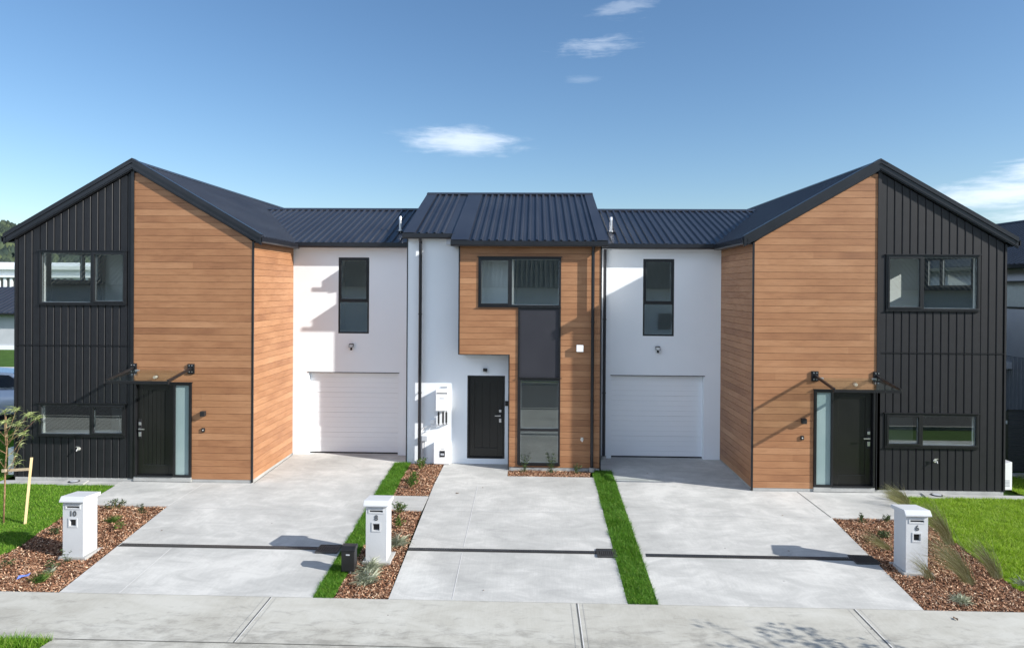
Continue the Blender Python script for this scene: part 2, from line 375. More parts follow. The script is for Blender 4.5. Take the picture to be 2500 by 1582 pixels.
# ------------------------------------------------------------------ ground sheets
def strip_pts(poly, dz):   # polygon (x,y) sheet following the profile; split at the profile's break lines
    brk = [2.8, 0, -5.15, -6.45, -9.0, -16, -24]
    polys = [list(poly)]
    for b in brk:
        nxt = []
        for p in polys:
            for sgn in (1, -1):
                outp = []
                for i in range(len(p)):
                    a, c = p[i], p[(i+1) % len(p)]
                    ia, ic = sgn*(a[1]-b) >= 0, sgn*(c[1]-b) >= 0
                    if ia: outp.append(a)
                    if ia != ic:
                        t = (b-a[1])/(c[1]-a[1]); outp.append((a[0]+(c[0]-a[0])*t, b))
                if len(outp) > 2 and max(q[1] for q in outp)-min(q[1] for q in outp) > 1e-5: nxt.append(outp)
        polys = nxt
    return [[(x, y, gz(y)+dz) for x, y in p] for p in polys]
def sheet(name, polys, mat, dz, thick=0):
    b = MB()
    for poly in polys:
        for p in strip_pts(poly, dz):
            if thick: b.prism([(x, y, z-thick) for x, y, z in p], (0, 0, thick))
            else: b.face(p)
    o = b.build(name, mat)
    return o

# the ground reaches the horizon
g = MB()
for y0, y1 in ((-600, -24), (-24, -16), (-9.0, -6.45), (-6.45, -5.15), (-5.15, 0), (0, 2.8), (2.8, 900)):
    d = -.07
    g.face([(-900, y0, gz(y0+1e-6)+d), (900, y0, gz(y0+1e-6)+d), (900, y1, gz(y1-1e-6)+d), (-900, y1, gz(y1-1e-6)+d)])
tag(g.build('ground', noisy('ground_grass', (.035,.075,.014), (.06,.12,.022), 3, .95, 0, .1)), kind='structure')
sheet('road', [[(-300, -16), (300, -16), (300, -9.0), (-300, -9.0)]], M['road'], -.05)['kind'] = 'structure'
kerbm = MB()
kerbm.box(-300, 300, -9.12, -8.98, -.6, -.40); kerbm.box(-300, 300, -16.12, -15.98, -.6, -.36)
tag(kerbm.build('kerb', M['foot']), kind='structure')
sheet('footpath', [[(-40, -6.45), (40, -6.45), (40, -5.15), (-40, -5.15)]], M['foot'], 0, .12)['kind'] = 'structure'
# vehicle crossing from the road
sheet('vehicle_crossing', [[(-6.22, -6.458), (-6.6, -9.0), (9.6, -9.0), (9.2, -6.458)], [(-26, -6.458), (-26, -9.0), (-12.2, -9.0), (-12.6, -6.458)]], M['foot'], 0, .1)['kind'] = 'structure'
sheet('far_footpath', [[(-60, -18.6), (60, -18.6), (60, -17.2), (-60, -17.2)], [(-60, -27), (-13, -27), (-13, -18.61), (-60, -18.61)], [(-60, -17.19), (-13, -17.19), (-13, -16.15), (-60, -16.15)]], M['foot'], .02, .1)['kind'] = 'structure'

XL1 = -7.36; XL0 = -7.06
drv_left = [(-7.06, -5.143), (-3.24, -5.143), (-3.42, 1.87), (-3.14, 1.9), (-3.14, 2.86), (-6.2, 2.86), (-6.2, -.02), (-9.17, -.02), (-9.13, -1.0), (-8.84, -1.51), (-7.35, -1.51)]
drv_mid = [(-2.11, -5.143), (1.395, -5.143), (1.41, .84), (-.59, .84), (-.6, 1.9), (-2.18, 1.9), (-2.19, .0)]
drv_right = [(1.84, -5.143), (5.63, -5.143), (5.83, -1.54), (7.50, -1.54), (7.54, -.98), (7.56, -.02), (4.76, -.02), (4.76, 2.86), (1.62, 2.86), (1.62, 1.42), (1.88, 1.40)]
for poly in (drv_left, drv_mid, drv_right):
    sheet('driveway', [poly], M['drive'], 0, .12)['kind'] = 'structure'
sheet('stepping_slab', [[(-2.96, -1.50), (-2.205, -1.50), (-2.195, -.67), (-2.96, -.67)]], M['drive'], -.002, .10)['kind'] = 'structure'
sheet('mowing_strip', [[(-11.9, -.28), (-9.2, -.26), (-9.2, -.02), (-11.9, -.02)], [(7.58, -.26), (10.55, -.30), (10.55, -.02), (7.58, -.02)]], M['plinth'], -.01, .1)['kind'] = 'structure'

# saw cuts and formed joints: narrow sheets just above the slabs
def line_sheet(name, pts, w, mat, dz=.004):
    b = MB()
    for (x0, y0), (x1, y1) in pts:
        d = Vector((x1-x0, y1-y0)); n = Vector((-d.y, d.x)).normalized()*w/2
        for p in strip_pts([(x0+n.x, y0+n.y), (x1+n.x, y1+n.y), (x1-n.x, y1-n.y), (x0-n.x, y0-n.y)], dz): b.face(p)
    o = b.build(name, mat); o['kind'] = 'structure'; return o
line_sheet('driveway_joint', [((5.74, -.03), (5.83, -1.53)), ((1.90, .70), (2.9, .72))], .014, M['cut'])
line_sheet('driveway_joint', [((-7.29, -.03), (-7.35, -1.5)), ((-6.22, -3.5), (-6.15, -5.13)), ((-1.21, .07), (-1.19, -3.26)), ((-1.19, -3.5), (-1.17, -5.1)),
                              ((-7.33, -1.60), (-3.3, -1.56)), ((-2.17, -1.5), (1.38, -1.5)), ((1.88, -1.55), (5.8, -1.54))], .012, M['cutpale'])
jx = [-3.85, .655, 4.63]
line_sheet('footpath_joint', [((x, -5.16), (x, -6.44)) for x in jx] + [((-6.2, -6.456), (9.2, -6.456))], .016, M['cut'])
line_sheet('footpath_joint', [((x+s, -5.16), (x+s, -6.44)) for x in jx for s in (-.085, .085)] + [((-8.5, -5.15), (7.5, -5.15))], .005, M['plinth'])
line_sheet('footpath_joint', [((x+.016, -5.16), (x+.016, -6.44)) for x in jx], .014, M['cutpale'])

# ------------------------------------------------------------------ drains
def drain(x0, x1, y, label, sump=None):
    t = thing('channel_drain', (x0, y, gz(y)), label, 'drain', 'channel drains across the driveways')
    b = MB(); z = gz(y)
    b.box(x0, x1, y-.055, y+.055, z-.1, z+.001)
    b.build('channel', M['plasblack'], t)
    b = MB(); x = x0+.01
    while x < x1-.01:
        b.box(x, x+.012, y-.05, y+.05, z+.001, z+.010); x += .03
    b.box(x0, x1, y-.058, y-.05, z+.001, z+.012); b.box(x0, x1, y+.05, y+.058, z+.001, z+.012)
    b.build('grate', M['grate'], t)
    if sump:
        a, c = sump; yy0, yy1 = y-.19, y+.14
        b = MB(); b.box(a, c, yy0, yy1, z-.2, z+.004); b.build('sump_pit', M['plasblack'], t)
        b = MB(); n = 9
        for i in range(n):
            xx = a + (c-a)*(i+.2)/n; b.box(xx, xx+(c-a)/n*.55, yy0+.01, yy1-.01, z+.004, z+.018)
        b.box(a, c, yy0-.012, yy0+.01, z, z+.02); b.box(a, c, yy1-.01, yy1+.012, z, z+.02); b.box(a-.012, a, yy0, yy1, z, z+.02); b.box(c, c+.012, yy0, yy1, z, z+.02)
        b.build('sump_grate', M['grate'], t)
drain(-7.17, -3.70, -3.42, 'long black slotted drain across the driveway beside mailbox 10', (-3.68, -3.32))
drain(-2.14, 1.10, -3.38, 'black slotted drain across the middle driveway in front of the black front door', (1.11, 1.42))
drain(1.93, 5.36, -3.45, 'black slotted drain across the driveway beside mailbox 6, half under its shadow', (5.37, 5.74))

# ------------------------------------------------------------------ beds and lawns
def in_poly(P, poly):
    x, y = P[:, 0], P[:, 1]; ins = np.zeros(len(P), bool); n = len(poly)
    for i in range(n):
        x0, y0 = poly[i]; x1, y1 = poly[(i+1) % n]
        c = ((y0 > y) != (y1 > y)) & (x < (x1-x0)*(y-y0)/(y1-y0+1e-12)+x0); ins ^= c
    return ins
def gza(y):
    return np.where(y >= 0, -.11+.015*np.minimum(y, 2.8), np.where(y >= -5.15, -.11+.04*y, np.where(y >= -6.45, -.316+.012*(y+5.15), -.3316+.045*(y+6.45))))
def sample(poly, dens):
    xs = [p[0] for p in poly]; ys = [p[1] for p in poly]
    n = int((max(xs)-min(xs))*(max(ys)-min(ys))*dens)
    P = np.stack([rng.uniform(min(xs), max(xs), n), rng.uniform(min(ys), max(ys), n)], 1)
    return P[in_poly(P, poly)]
def vnoise(x, y, s):
    return np.sin(x*s*1.7+1.3*np.sin(y*s*1.1+.5))*np.cos(y*s*2.1+1.7*np.sin(x*s*.9+2.))
def bed(poly, label, dens=3600):
    b = MB()
    for p in strip_pts(poly, -.025): b.face(p)
    so_ = b.build('bed_soil', M['soil']); so_['kind'] = 'structure'
    P = sample(poly, dens); n = len(P)
    L = rng.uniform(.008, .026, n)*(1+1.2*(rng.random(n) < .06)); W = rng.uniform(.0035, .009, n)
    a = rng.uniform(0, 2*np.pi, n); tl = rng.normal(0, .35, n); tw = rng.normal(0, .4, n)
    z = gza(P[:, 1]) - .018 + rng.uniform(0, .022, n) + .014*vnoise(P[:, 0], P[:, 1], 3.1)
    d = np.stack([np.cos(a)*np.cos(tl), np.sin(a)*np.cos(tl), np.sin(tl)], 1); e = np.stack([-np.sin(a)*np.cos(tw), np.cos(a)*np.cos(tw), np.sin(tw)], 1)
    c = np.stack([P[:, 0], P[:, 1], z], 1)
    V = np.stack([c-d*L[:, None]-e*W[:, None]*.6, c+d*L[:, None]*.9-e*W[:, None], c+d*L[:, None]+e*W[:, None]*.5, c-d*L[:, None]*.8+e*W[:, None]], 1).reshape(-1, 3)
    F = np.arange(4*n).reshape(-1, 4)
    o = np_mesh('bark_mulch', V, F, M['chips']); tag(o, label, 'mulch', kind='stuff'); return o
def lawn(poly, label, dens, h=(.02, .05), mat='blade', name='lawn', width=.0035, base=True, turf='grass_base'):
    if base:
        b = MB()
        for p in strip_pts(poly, -.012): b.face(p)
        o = b.build('turf', M[turf]); o['kind'] = 'structure'
    P = sample(poly, dens); n = len(P)
    thin = vnoise(P[:, 0]+5, P[:, 1], 2.7)*vnoise(P[:, 1], P[:, 0]+2, 5.1)+rng.normal(0, .12, n)
    P = P[thin < .62]; n = len(P); P = P+rng.normal(0, .011, (n, 2))
    cl = .5+.5*vnoise(P[:, 0], P[:, 1], 4.3)*vnoise(P[:, 1]+3, P[:, 0], 1.9)
    H = rng.uniform(h[0], h[1], n)*(.35+1.2*cl); a = rng.uniform(0, 2*np.pi, n); W = rng.uniform(.7, 1.3, n)*width
    lean = rng.normal(0, .5, (n, 2)) + np.stack([.35*vnoise(P[:, 0], P[:, 1], 2.3), .35*vnoise(P[:, 1], P[:, 0], 2.9)], 1)
    z = gza(P[:, 1]) - .012
    c = np.stack([P[:, 0], P[:, 1], z], 1); w = np.stack([np.cos(a)*W, np.sin(a)*W, 0*a], 1)
    tip = c + np.stack([lean[:, 0]*H, lean[:, 1]*H, H], 1)
    V = np.stack([c-w, c+w, tip], 1).reshape(-1, 3); F = np.arange(3*n).reshape(-1, 3)
    o = np_mesh(name, V, F, M[mat]); tag(o, label, 'lawn', kind='stuff'); return o

bedL = [(-7.36, -1.525), (-7.07, -5.14), (-10.5, -5.14), (-10.5, -4.9), (-9.6, -4.3), (-8.95, -4.0), (-8.86, -3.6), (-9.0, -2.8), (-9.05, -2.2), (-8.86, -1.53)]
bedM1 = [(-3.03, 1.86), (-2.19, 1.86), (-2.20, -.66), (-2.97, -.66)]
bedM2 = [(-2.97, -1.51), (-2.21, -1.51), (-2.12, -5.14), (-2.93, -5.14)]
bedS = [(-.585, 1.37), (-.57, .85), (1.31, .85), (1.39, 1.37)]
bedR = [(5.84, -1.555), (7.48, -1.555), (7.55, -2.0), (7.54, -2.8), (7.50, -3.6), (7.42, -4.4), (7.6, -4.75), (9.0, -5.14), (5.63, -5.14)]
bed(bedL, 'brown bark mulch in the garden bed around mailbox 10')
bed(bedM1, 'bark mulch in the narrow bed under the water heater')
bed(bedM2, 'bark mulch in the bed around mailbox 8')
bed(bedS, 'bark mulch in the small bed below the tall middle window', 4200)
bed(bedR, 'bark mulch in the garden bed around mailbox 6')
lawnL = [(-9.2, -.28), (-9.14, -1.0), (-8.86, -1.53), (-9.05, -2.2), (-9.0, -2.8), (-8.86, -3.6), (-8.95, -4.0), (-9.6, -4.3), (-10.5, -4.9), (-10.9, -5.1), (-13, -5.14), (-15.5, -2), (-15.5, 8), (-11.9, 8), (-11.9, -.28)]
stripA = [(-3.42, 1.87), (-3.03, 1.87), (-2.96, -.67), (-2.95, -1.52), (-2.93, -3.0), (-2.94, -5.14), (-3.235, -5.14)]
stripB = [(1.41, 1.40), (1.88, 1.40), (1.84, -5.14), (1.40, -5.14)]
lawnR = [(7.57, -.27), (7.54, -1.0), (7.50, -1.55), (7.55, -2.0), (7.54, -2.8), (7.50, -3.6), (7.42, -4.4), (7.6, -4.75), (9.0, -5.12), (12, -5.12), (14, 0), (14, 1.5), (10.55, 1.5), (10.55, -.3)]
lawn(lawnL, 'green lawn left of the left house around the staked sapling', 2600, width=.005)
lawn(stripA, 'thin grass strip between the left driveway and the bed of mailbox 8', 13000, mat='blade2', h=(.02, .07))
lawn(stripB, 'long thin grass strip between the middle and right driveways', 13000, mat='blade2', h=(.02, .07))
lawn(lawnR, 'bright green lawn in front of the right house', 6000, h=(.03, .075), width=.006, mat='blade3', turf='grass_base2')
lawn([(-11, -6.47), (-6.22, -6.47), (-6.30, -6.75), (-6.6, -8.9), (-11, -8.9)], 'long grass on the verge at the near corner of the footpath', 4200, h=(.05, .14), width=.006, name='verge_grass')

# manholes
def manhole(x, y, label):
    z = gz(y)
    t = thing('inspection_cover', (x, y, z), label, 'drain cover', 'round drain covers by the lawns')
    b = MB(); b.prism([(x-.30, y-.19, z-.03), (x+.30, y-.19, z-.03), (x+.24, y+.12, z-.03), (x-.24, y+.12, z-.03)], (0, 0, .045)); b.build('concrete_pad', M['plinth'], t)
    b = MB(); b.cyl((x, y-.03, z+.012), (0, 0, 1), .115, .015, 28); b.build('lid_ring', M['trim'], t)
    b = MB(); b.cyl((x, y-.03, z+.027), (0, 0, 1), .085, .006, 28); b.build('lid', M['plasgrey'], t)
manhole(-10.2, -.11, 'round drain cover set in concrete below the left house windows')
manhole(8.64, -.12, 'round drain cover set in concrete below the right house windows')

# ------------------------------------------------------------------ wall and cladding builders
def cut_cols(xs, lo, hi, holes):
    """xs: break list; for each column [x0,x1] gives free z intervals at both sides"""
    out = []
    xb = sorted(set(xs))
    for a, b in zip(xb[:-1], xb[1:]):
        if b-a < 1e-6: continue
        mid = (a+b)/2
        hs = sorted([(h[2], h[3]) for h in holes if h[0] <= mid <= h[1]])
        segs = []; z = None
        cur = ('lo',)
        prev = lo
        for h0, h1 in hs:
            segs.append((lambda x, p=prev: p(x) if callable(p) else p, lambda x, q=h0: q)); prev = h1
        segs.append((lambda x, p=prev: p(x) if callable(p) else p, hi))
        for p, q in segs:
            za0, za1, zb0, zb1 = p(a), q(a), p(b), q(b)
            za0, za1 = max(za0, lo(a)), min(za1, hi(a)); zb0, zb1 = max(zb0, lo(b)), min(zb1, hi(b))
            if za1 < za0 or zb1 < zb0:
                if za1-za0 + zb1-zb0 < 0: continue
                za1, zb1 = max(za1, za0), max(zb1, zb0)
            if za1-za0 > 1e-4 or zb1-zb0 > 1e-4: out.append((a, b, za0, za1, zb0, zb1))
    return out
class PlaneMB:
    """builds panels on a wall; axis 'x' wall faces -Y (u=x), axis 'y' side wall (u=y)"""
    def __init__(s, axis, front, thick, sgn=1):
        s.b = MB(); s.axis = axis; s.f = front; s.t = thick; s.sg = sgn
    def p(s, u, d, z): return (u, s.f+d*s.sg, z) if s.axis == 'x' else (s.f+d*s.sg, u, z)
    def quad(s, u0, u1, a0, a1, b0, b1):
        poly = [s.p(u0, 0, a0), s.p(u1, 0, b0), s.p(u1, 0, b1), s.p(u0, 0, a1)]
        d = Vector(s.p(0, s.t, 0))-Vector(s.p(0, 0, 0)); s.b.prism(poly, d)
def wall(axis, front, thick, u0, u1, lo, hi, holes=(), brk=(), sgn=1):
    w = PlaneMB(axis, front, thick, sgn)
    lo_ = lo if callable(lo) else (lambda x: lo); hi_ = hi if callable(hi) else (lambda x: hi)
    xs = [u0, u1]+[b for b in brk if u0 < b < u1]
    for h in holes: xs += [x for x in h[:2] if u0 < x < u1]
    for c in cut_cols(xs, lo_, hi_, holes): w.quad(c[0], c[1], c[2], c[3], c[4], c[5])
    return w.b
def vboards(axis, front, thick, u0, u1, lo, hi, holes=(), pitch=.167, gap=.003, sgn=1, start=None, brk=(), ch=.017):
    """vertical boards with bevelled edges that meet in a V joint"""
    w = PlaneMB(axis, front, thick, sgn); b = w.b
    lo_ = lo if callable(lo) else (lambda x: lo); hi_ = hi if callable(hi) else (lambda x: hi)
    x = start if start is not None else u0
    while x > u0: x -= pitch
    while x < u1:
        A, B = x+gap/2, x+pitch-gap/2
        a, c = max(A, u0), min(B, u1); x += pitch
        if c-a < .006: continue
        xs = [a, c]+[k for k in brk if a < k < c]
        for h in holes: xs += [q for q in h[:2] if a < q < c]
        for (p, q, zp0, zp1, zq0, zq1) in cut_cols(xs, lo_, hi_, holes):
            L = ch if abs(p-A) < 1e-6 and q-p > 2.2*ch else 0; Rr = ch if abs(q-B) < 1e-6 and q-p > 2.2*ch else 0
            prof = [(p, thick)] + ([(p, L*1.15), (p+L, 0)] if L else [(p, 0)]) + ([(q-Rr, 0), (q, Rr*1.15)] if Rr else [(q, 0)]) + [(q, thick)]
            n = len(b.v); k = len(prof)
            for u, d in prof:
                t = (u-p)/(q-p); b.v.append(w.p(u, d, zp0+(zq0-zp0)*t))
            for u, d in prof:
                t = (u-p)/(q-p); b.v.append(w.p(u, d, zp1+(zq1-zp1)*t))
            for m_ in range(k):
                m2 = (m_+1) % k; b.f.append((n+m_, n+m2, n+k+m2, n+k+m_)); b.m.append(b.mi)
            b.f.append(tuple(n+k+m_ for m_ in range(k))); b.m.append(b.mi); b.f.append(tuple(n+m_ for m_ in range(k))[::-1]); b.m.append(b.mi)
    return b
def hboards(axis, front, thick, xl, xr, z0, z1, holes=(), pitch=BP, gap=.0065, sgn=1, brk=()):
    """horizontal boards; xl(z), xr(z) callables or numbers"""
    w = PlaneMB(axis, front, thick, sgn)
    xl_ = xl if callable(xl) else (lambda z: xl); xr_ = xr if callable(xr) else (lambda z: xr)
    k = math.floor((z0-BZ0)/pitch)-1
    while BZ0+k*pitch < z1:
        a, b = max(BZ0+k*pitch+gap/2, z0), min(BZ0+(k+1)*pitch-gap/2, z1); k += 1
        if b-a < .004: continue
        zs = [a, b]+[q for q in brk if a < q < b]
        for h in holes: zs += [q for q in h[2:4] if a < q < b]
        zs = sorted(set(zs))
        for c, d in zip(zs[:-1], zs[1:]):
            mid = (c+d)/2
            hs = sorted([(h[0], h[1]) for h in holes if h[2] <= mid <= h[3]])
            L0, L1, R0, R1 = xl_(c), xl_(d), xr_(c), xr_(d)
            cuts = [(L0, L1)]
            for h0, h1 in hs: cuts += [(h0, h0), (h1, h1)]
            cuts.append((R0, R1))
            for i in range(0, len(cuts), 2):
                (p0, p1), (q0, q1) = cuts[i], cuts[i+1]
                if max(q0-p0, q1-p1) < .003: continue
                q0, q1 = max(q0, p0), max(q1, p1)
                poly = [w.p(p0, 0, c), w.p(q0, 0, c), w.p(q1, 0, d), w.p(p1, 0, d)]
                w.b.prism(poly, Vector(w.p(0, w.t, 0))-Vector(w.p(0, 0, 0)))
    return w.b

def ribbed(b, o, e, s, W, L, pitch=.19, flat0=0, flat1=0, h=.037, th=.02):
    """ribbed sheet: origin o at the eave, e unit vector along the eave, s unit up the slope, width W, length L"""
    o, e, s = Vector(o), Vector(e).normalized(), Vector(s).normalized(); n = e.cross(s)
    if n.z < 0: n = -n
    prof = [(0, 0)]
    x = flat0
    if flat0: prof.append((flat0, 0))
    while x+pitch <= W-flat1+1e-6:
        prof += [(x+.048, 0), (x+.066, h), (x+.108, h), (x+.126, 0)]; x += pitch
    prof.append((W, 0))
    m = len(prof); base = len(b.v)
    for u, hh in prof: b.v.append(tuple(o+e*u+n*hh))
    for u, hh in prof: b.v.append(tuple(o+e*u+n*hh+s*L))
    for i in range(m-1):
        b.f.append((base+i, base+i+1, base+m+i+1, base+m+i)); b.m.append(b.mi)
    # underside
    b.face([o-n*th, o-n*th+s*L, o+e*W-n*th+s*L, o+e*W-n*th])
    b.face([o-n*th, o+e*W-n*th, o+e*W, o]); b.face([o-n*th, o, o+s*L, o+s*L-n*th]); b.face([o+e*W-n*th, o+e*W-n*th+s*L, o+e*W+s*L, o+e*W])
    return b

def window(parent, axis, face, u0, u1, z0, z1, mull=None, trans=None, depth=.10, proud=.018, sgn=1, fw=.045, sash=None, head=True, reveal=False):
    """framed window: frame > ; sash > ; pane. mull: u position, trans: z position"""
    W = PlaneMB(axis, face-proud*sgn, depth, sgn)
    def rect(a, b, c, d): W.quad(a, b, c, d, c, d)
    rect(u0, u1, z0, z0+fw); rect(u0, u1, z1-fw, z1); rect(u0, u0+fw, z0+fw, z1-fw); rect(u1-fw, u1, z0+fw, z1-fw)
    if mull is not None: rect(mull-.03, mull+.03, z0+fw, z1-fw)
    if trans is not None: rect(u0+fw, u1-fw, trans-.03, trans+.03)
    f = W.b.build('window', M['frame'], parent, bevel=.004)
    W2 = PlaneMB(axis, face-(proud-.012)*sgn, .05, sgn)
    if mull is not None: cells = [(u0+fw, mull-.03, z0+fw, z1-fw), (mull+.03, u1-fw, z0+fw, z1-fw)]
    elif trans is not None: cells = [(u0+fw, u1-fw, z0+fw, trans-.03), (u0+fw, u1-fw, trans+.03, z1-fw)]
    else: cells = [(u0+fw, u1-fw, z0+fw, z1-fw)]
    for i, (a, b, c, d) in enumerate(cells):
        g = .0
        if sash is not None and i == sash:
            S = PlaneMB(axis, face-(proud+.012)*sgn, .05, sgn); k = .04
            a0, b0, c0, d0 = a-.008, b+.008, c-.008, d+.008
            for r in ((a0, b0, c0, c0+k), (a0, b0, d0-k, d0), (a0, a0+k, c0+k, d0-k), (b0-k, b0, c0+k, d0-k)): S.quad(r[0], r[1], r[2], r[3], r[2], r[3])
            S.b.build('sash', M['frame'], f, bevel=.003); g = k-.01
        G = PlaneMB(axis, face+.018*sgn, .006, sgn); G.quad(a+g, b-g, c+g, d-g, c+g, d-g); G.b.build('pane', M['glass'], f)
        # light spacer line round the glass
        P = PlaneMB(axis, face+.0265*sgn, .012, sgn); k = .010
        for r in ((a+g, b-g, c+g, c+g+k), (a+g, b-g, d-g-k, d-g), (a+g, a+g+k, c+g+k, d-g-k), (b-g-k, b-g, c+g+k, d-g-k)): P.quad(r[0], r[1], r[2], r[3], r[2], r[3])
        P.b.build('spacer', M['plasgrey'], f)
    if reveal:
        W4 = PlaneMB(axis, face+.084*sgn, .11, sgn); k = .012
        for r in ((u0, u0+k, z0, z1), (u1-k, u1, z0, z1), (u0+k, u1-k, z0, z0+k), (u0+k, u1-k, z1-k, z1)): W4.quad(r[0], r[1], r[2], r[3], r[2], r[3])
        W4.b.build('reveal', M['reveal'], f)
    if head:
        H = PlaneMB(axis, face-(proud+.028)*sgn, .04, sgn); H.quad(u0-.03, u1+.03, z1+.003, z1+.02, z1+.003, z1+.02); H.b.build('head_flashing', M['trim'], f)
        H = PlaneMB(axis, face-(proud+.02)*sgn, .03, sgn); H.quad(u0-.01, u1+.01, z0-.02, z0-.003, z0-.02, z0-.003); H.b.build('sill', M['frame'], f)
    return f

def room(parent, x0, x1, y0, y1, z0, z1, side_hole=None, side=None):
    """plastered room behind windows, open towards the front wall"""
    t = .04; b = MB()
    b.box(x0, x1, y1, y1+t, z0, z1)
    if side_hole and side == 'l':
        hy0, hy1, hz0, hz1 = side_hole
        b.box(x0-t, x0, y0, hy0, z0, z1); b.box(x0-t, x0, hy1, y1, z0, z1); b.box(x0-t, x0, hy0, hy1, z0, hz0); b.box(x0-t, x0, hy0, hy1, hz1, z1)
    else: b.box(x0-t, x0, y0, y1, z0, z1)
    if side_hole and side == 'r':
        hy0, hy1, hz0, hz1 = side_hole
        b.box(x1, x1+t, y0, hy0, z0, z1); b.box(x1, x1+t, hy1, y1, z0, z1); b.box(x1, x1+t, hy0, hy1, z0, hz0); b.box(x1, x1+t, hy0, hy1, hz1, z1)
    else: b.box(x1, x1+t, y0, y1, z0, z1)
    b.box(x0-t, x1+t, y0, y1+t, z1, z1+t)
    b.build('room_lining', M['cave'], parent)
    b = MB(); b.box(x0-t, x1+t, y0, y1+t, z0-t, z0); b.build('room_floor', M['carpet'], parent)

def gutter_run(p, q, parent, w=.115, h=.125, out=(0, -1)):
    """box gutter from p to q; out is the horizontal outward direction; p,q at the top back edge"""
    p, q = Vector(p), Vector(q); o = Vector((out[0], out[1], 0))
    prof = [(0, 0), (0, -h), (w*.85, -h), (w, -h*.75), (w, .0), (w-.012, .0), (w-.012, -.02), (w-.02, -.02), (w-.02, -h*.7), (w*.8, -h+.012), (.01, -h+.012), (.01, 0)]
    b = MB(); b.prism([p+o*a+Vector((0, 0, c)) for a, c in prof], q-p)
    return b.build('gutter', M['gutter'], parent)
def downpipe(parent, x, y, z0, z1, r=.04, jog=None):
    b = MB(); pts = [(x, y, z0), (x, y, z1-.12)]
    if jog: pts += [(x, y+jog*.5, z1-.05), (x, y+jog, z1)]
    else: pts += [(x, y, z1)]
    b.tube(pts, r, 14)
    d = b.build('downpipe', M['gutter'], parent, smooth=False)
    for z in (z0+.04+ (z1-z0)*.3, z0+(z1-z0)*.66):
        c = MB(); c.tube([(x, y, z-.018), (x, y, z+.018)], r+.008, 14); c.box(x-.008, x+.008, y, y+.075, z-.012, z+.012); c.build('pipe_bracket', M['trim'], d)
    c = MB(); c.tube([(x, y-.0, z0-.06), (x, y, z0+.03)], r+.022, 14); c.build('pipe_shoe', M['plinth'], d)
    return d

def front_door(parent, x0, x1, z0, z1, y, handle_side, frame=True, planks=6, recess=.05):
    f = .045
    b = MB()
    b.box(x0, x0+f, y-.03, y+.1, z0, z1); b.box(x1-f, x1, y-.03, y+.1, z0, z1); b.box(x0+f, x1-f, y-.03, y+.1, z1-f, z1); b.box(x0+f, x1-f, y-.04, y+.1, z0, z0+.03)
    fr = b.build('door_frame', M['frame'], parent, bevel=.004)
    a, c = x0+f+.004, x1-f-.004; zz0, zz1 = z0+.034, z1-f-.004; yy = y+recess
    st = .13
    b = MB(); b.box(a, a+st, yy, yy+.045, zz0, zz1); b.box(c-st, c, yy, yy+.045, zz0, zz1); b.box(a+st, c-st, yy, yy+.045, zz1-st, zz1); b.box(a+st, c-st, yy, yy+.045, zz0, zz0+.22)
    w = (c-a-2*st)/planks
    for i in range(planks): b.box(a+st+w*i+(.008 if i else 0), a+st+w*(i+1), yy+.014, yy+.035, zz0+.22, zz1-st)
    b.box(a+st, c-st, yy+.024, yy+.04, zz0+.22, zz1-st)
    d = b.build('front_door', M['door'], parent, bevel=.004)
    hx = c-.065 if handle_side == 'r' else a+.065; s = -1 if handle_side == 'r' else 1
    h = MB(); zc = z0+1.03
    h.box(hx-.03, hx+.03, yy-.028, yy, zc+.11, zc+.175); h.build('lock_keypad', M['steel'], d, bevel=.004)
    h = MB(); h.box(hx-.03, hx+.03, yy-.028, yy, zc-.14, zc-.045); h.build('lock_plate', M['steel'], d, bevel=.004)
    h = MB(); h.box(hx-.038, hx+.038, yy-.02, yy+.001, zc-.19, zc+.24); h.build('backplate', M['plasblack'], d, bevel=.004)
    h = MB(); h.cyl((hx, yy-.07, zc+.03), (0, 1, 0), .014, .07, 10); h.bar((hx-s*.0, yy-.07, zc+.03), (hx+s*.13, yy-.07, zc+.03), .016, .022); h.build('handle', M['steel'], d)
    return d

def wall_lamp_box(parent, x, y, z, w=.10, h=.11, d=.10):
    b = MB(); b.box(x-w/2, x+w/2, y-d, y, z-h/2, z+h/2); o = b.build('wall_lamp', M['plasblack'], parent, bevel=.006)
    c = MB(); c.box(x-w/2+.015, x+w/2-.015, y-d+.02, y-.02, z-h/2-.004, z-h/2); c.build('lamp_lens', M['lens'], o); return o
def sensor_lamp(parent, x, y, z):
    b = MB(); b.cyl((x, y-.03, z+.02), (0, 1, 0), .045, .03, 16); b.tube([(x, y-.03, z+.02), (x, y-.07, z+.01)], .014, 8); o = b.build('flood_lamp', M['plasblack'], parent, bevel=.003)
    c = MB(); c.prism([(x-.06, y-.07, z+.055), (x+.06, y-.07, z+.055), (x+.06, y-.11, z-.03), (x-.06, y-.11, z-.03)], (0, .035, .012)); c.build('lamp_head', M['plasblack'], o, bevel=.006)
    c = MB(); c.prism([(x-.045, y-.072, z+.045), (x+.045, y-.072, z+.045), (x+.045, y-.108, z-.02), (x-.045, y-.108, z-.02)], (0, -.006, -.002)); c.build('lamp_lens', M['lens'], o)
    c = MB(); c.cyl((x, y-.07, z-.10), (0, 0, 1), .028, .06, 12); c.tube([(x, y-.02, z-.0), (x, y-.07, z-.05)], .012, 8); c.build('motion_sensor', M['plasblack'], o, bevel=.004)
    return o
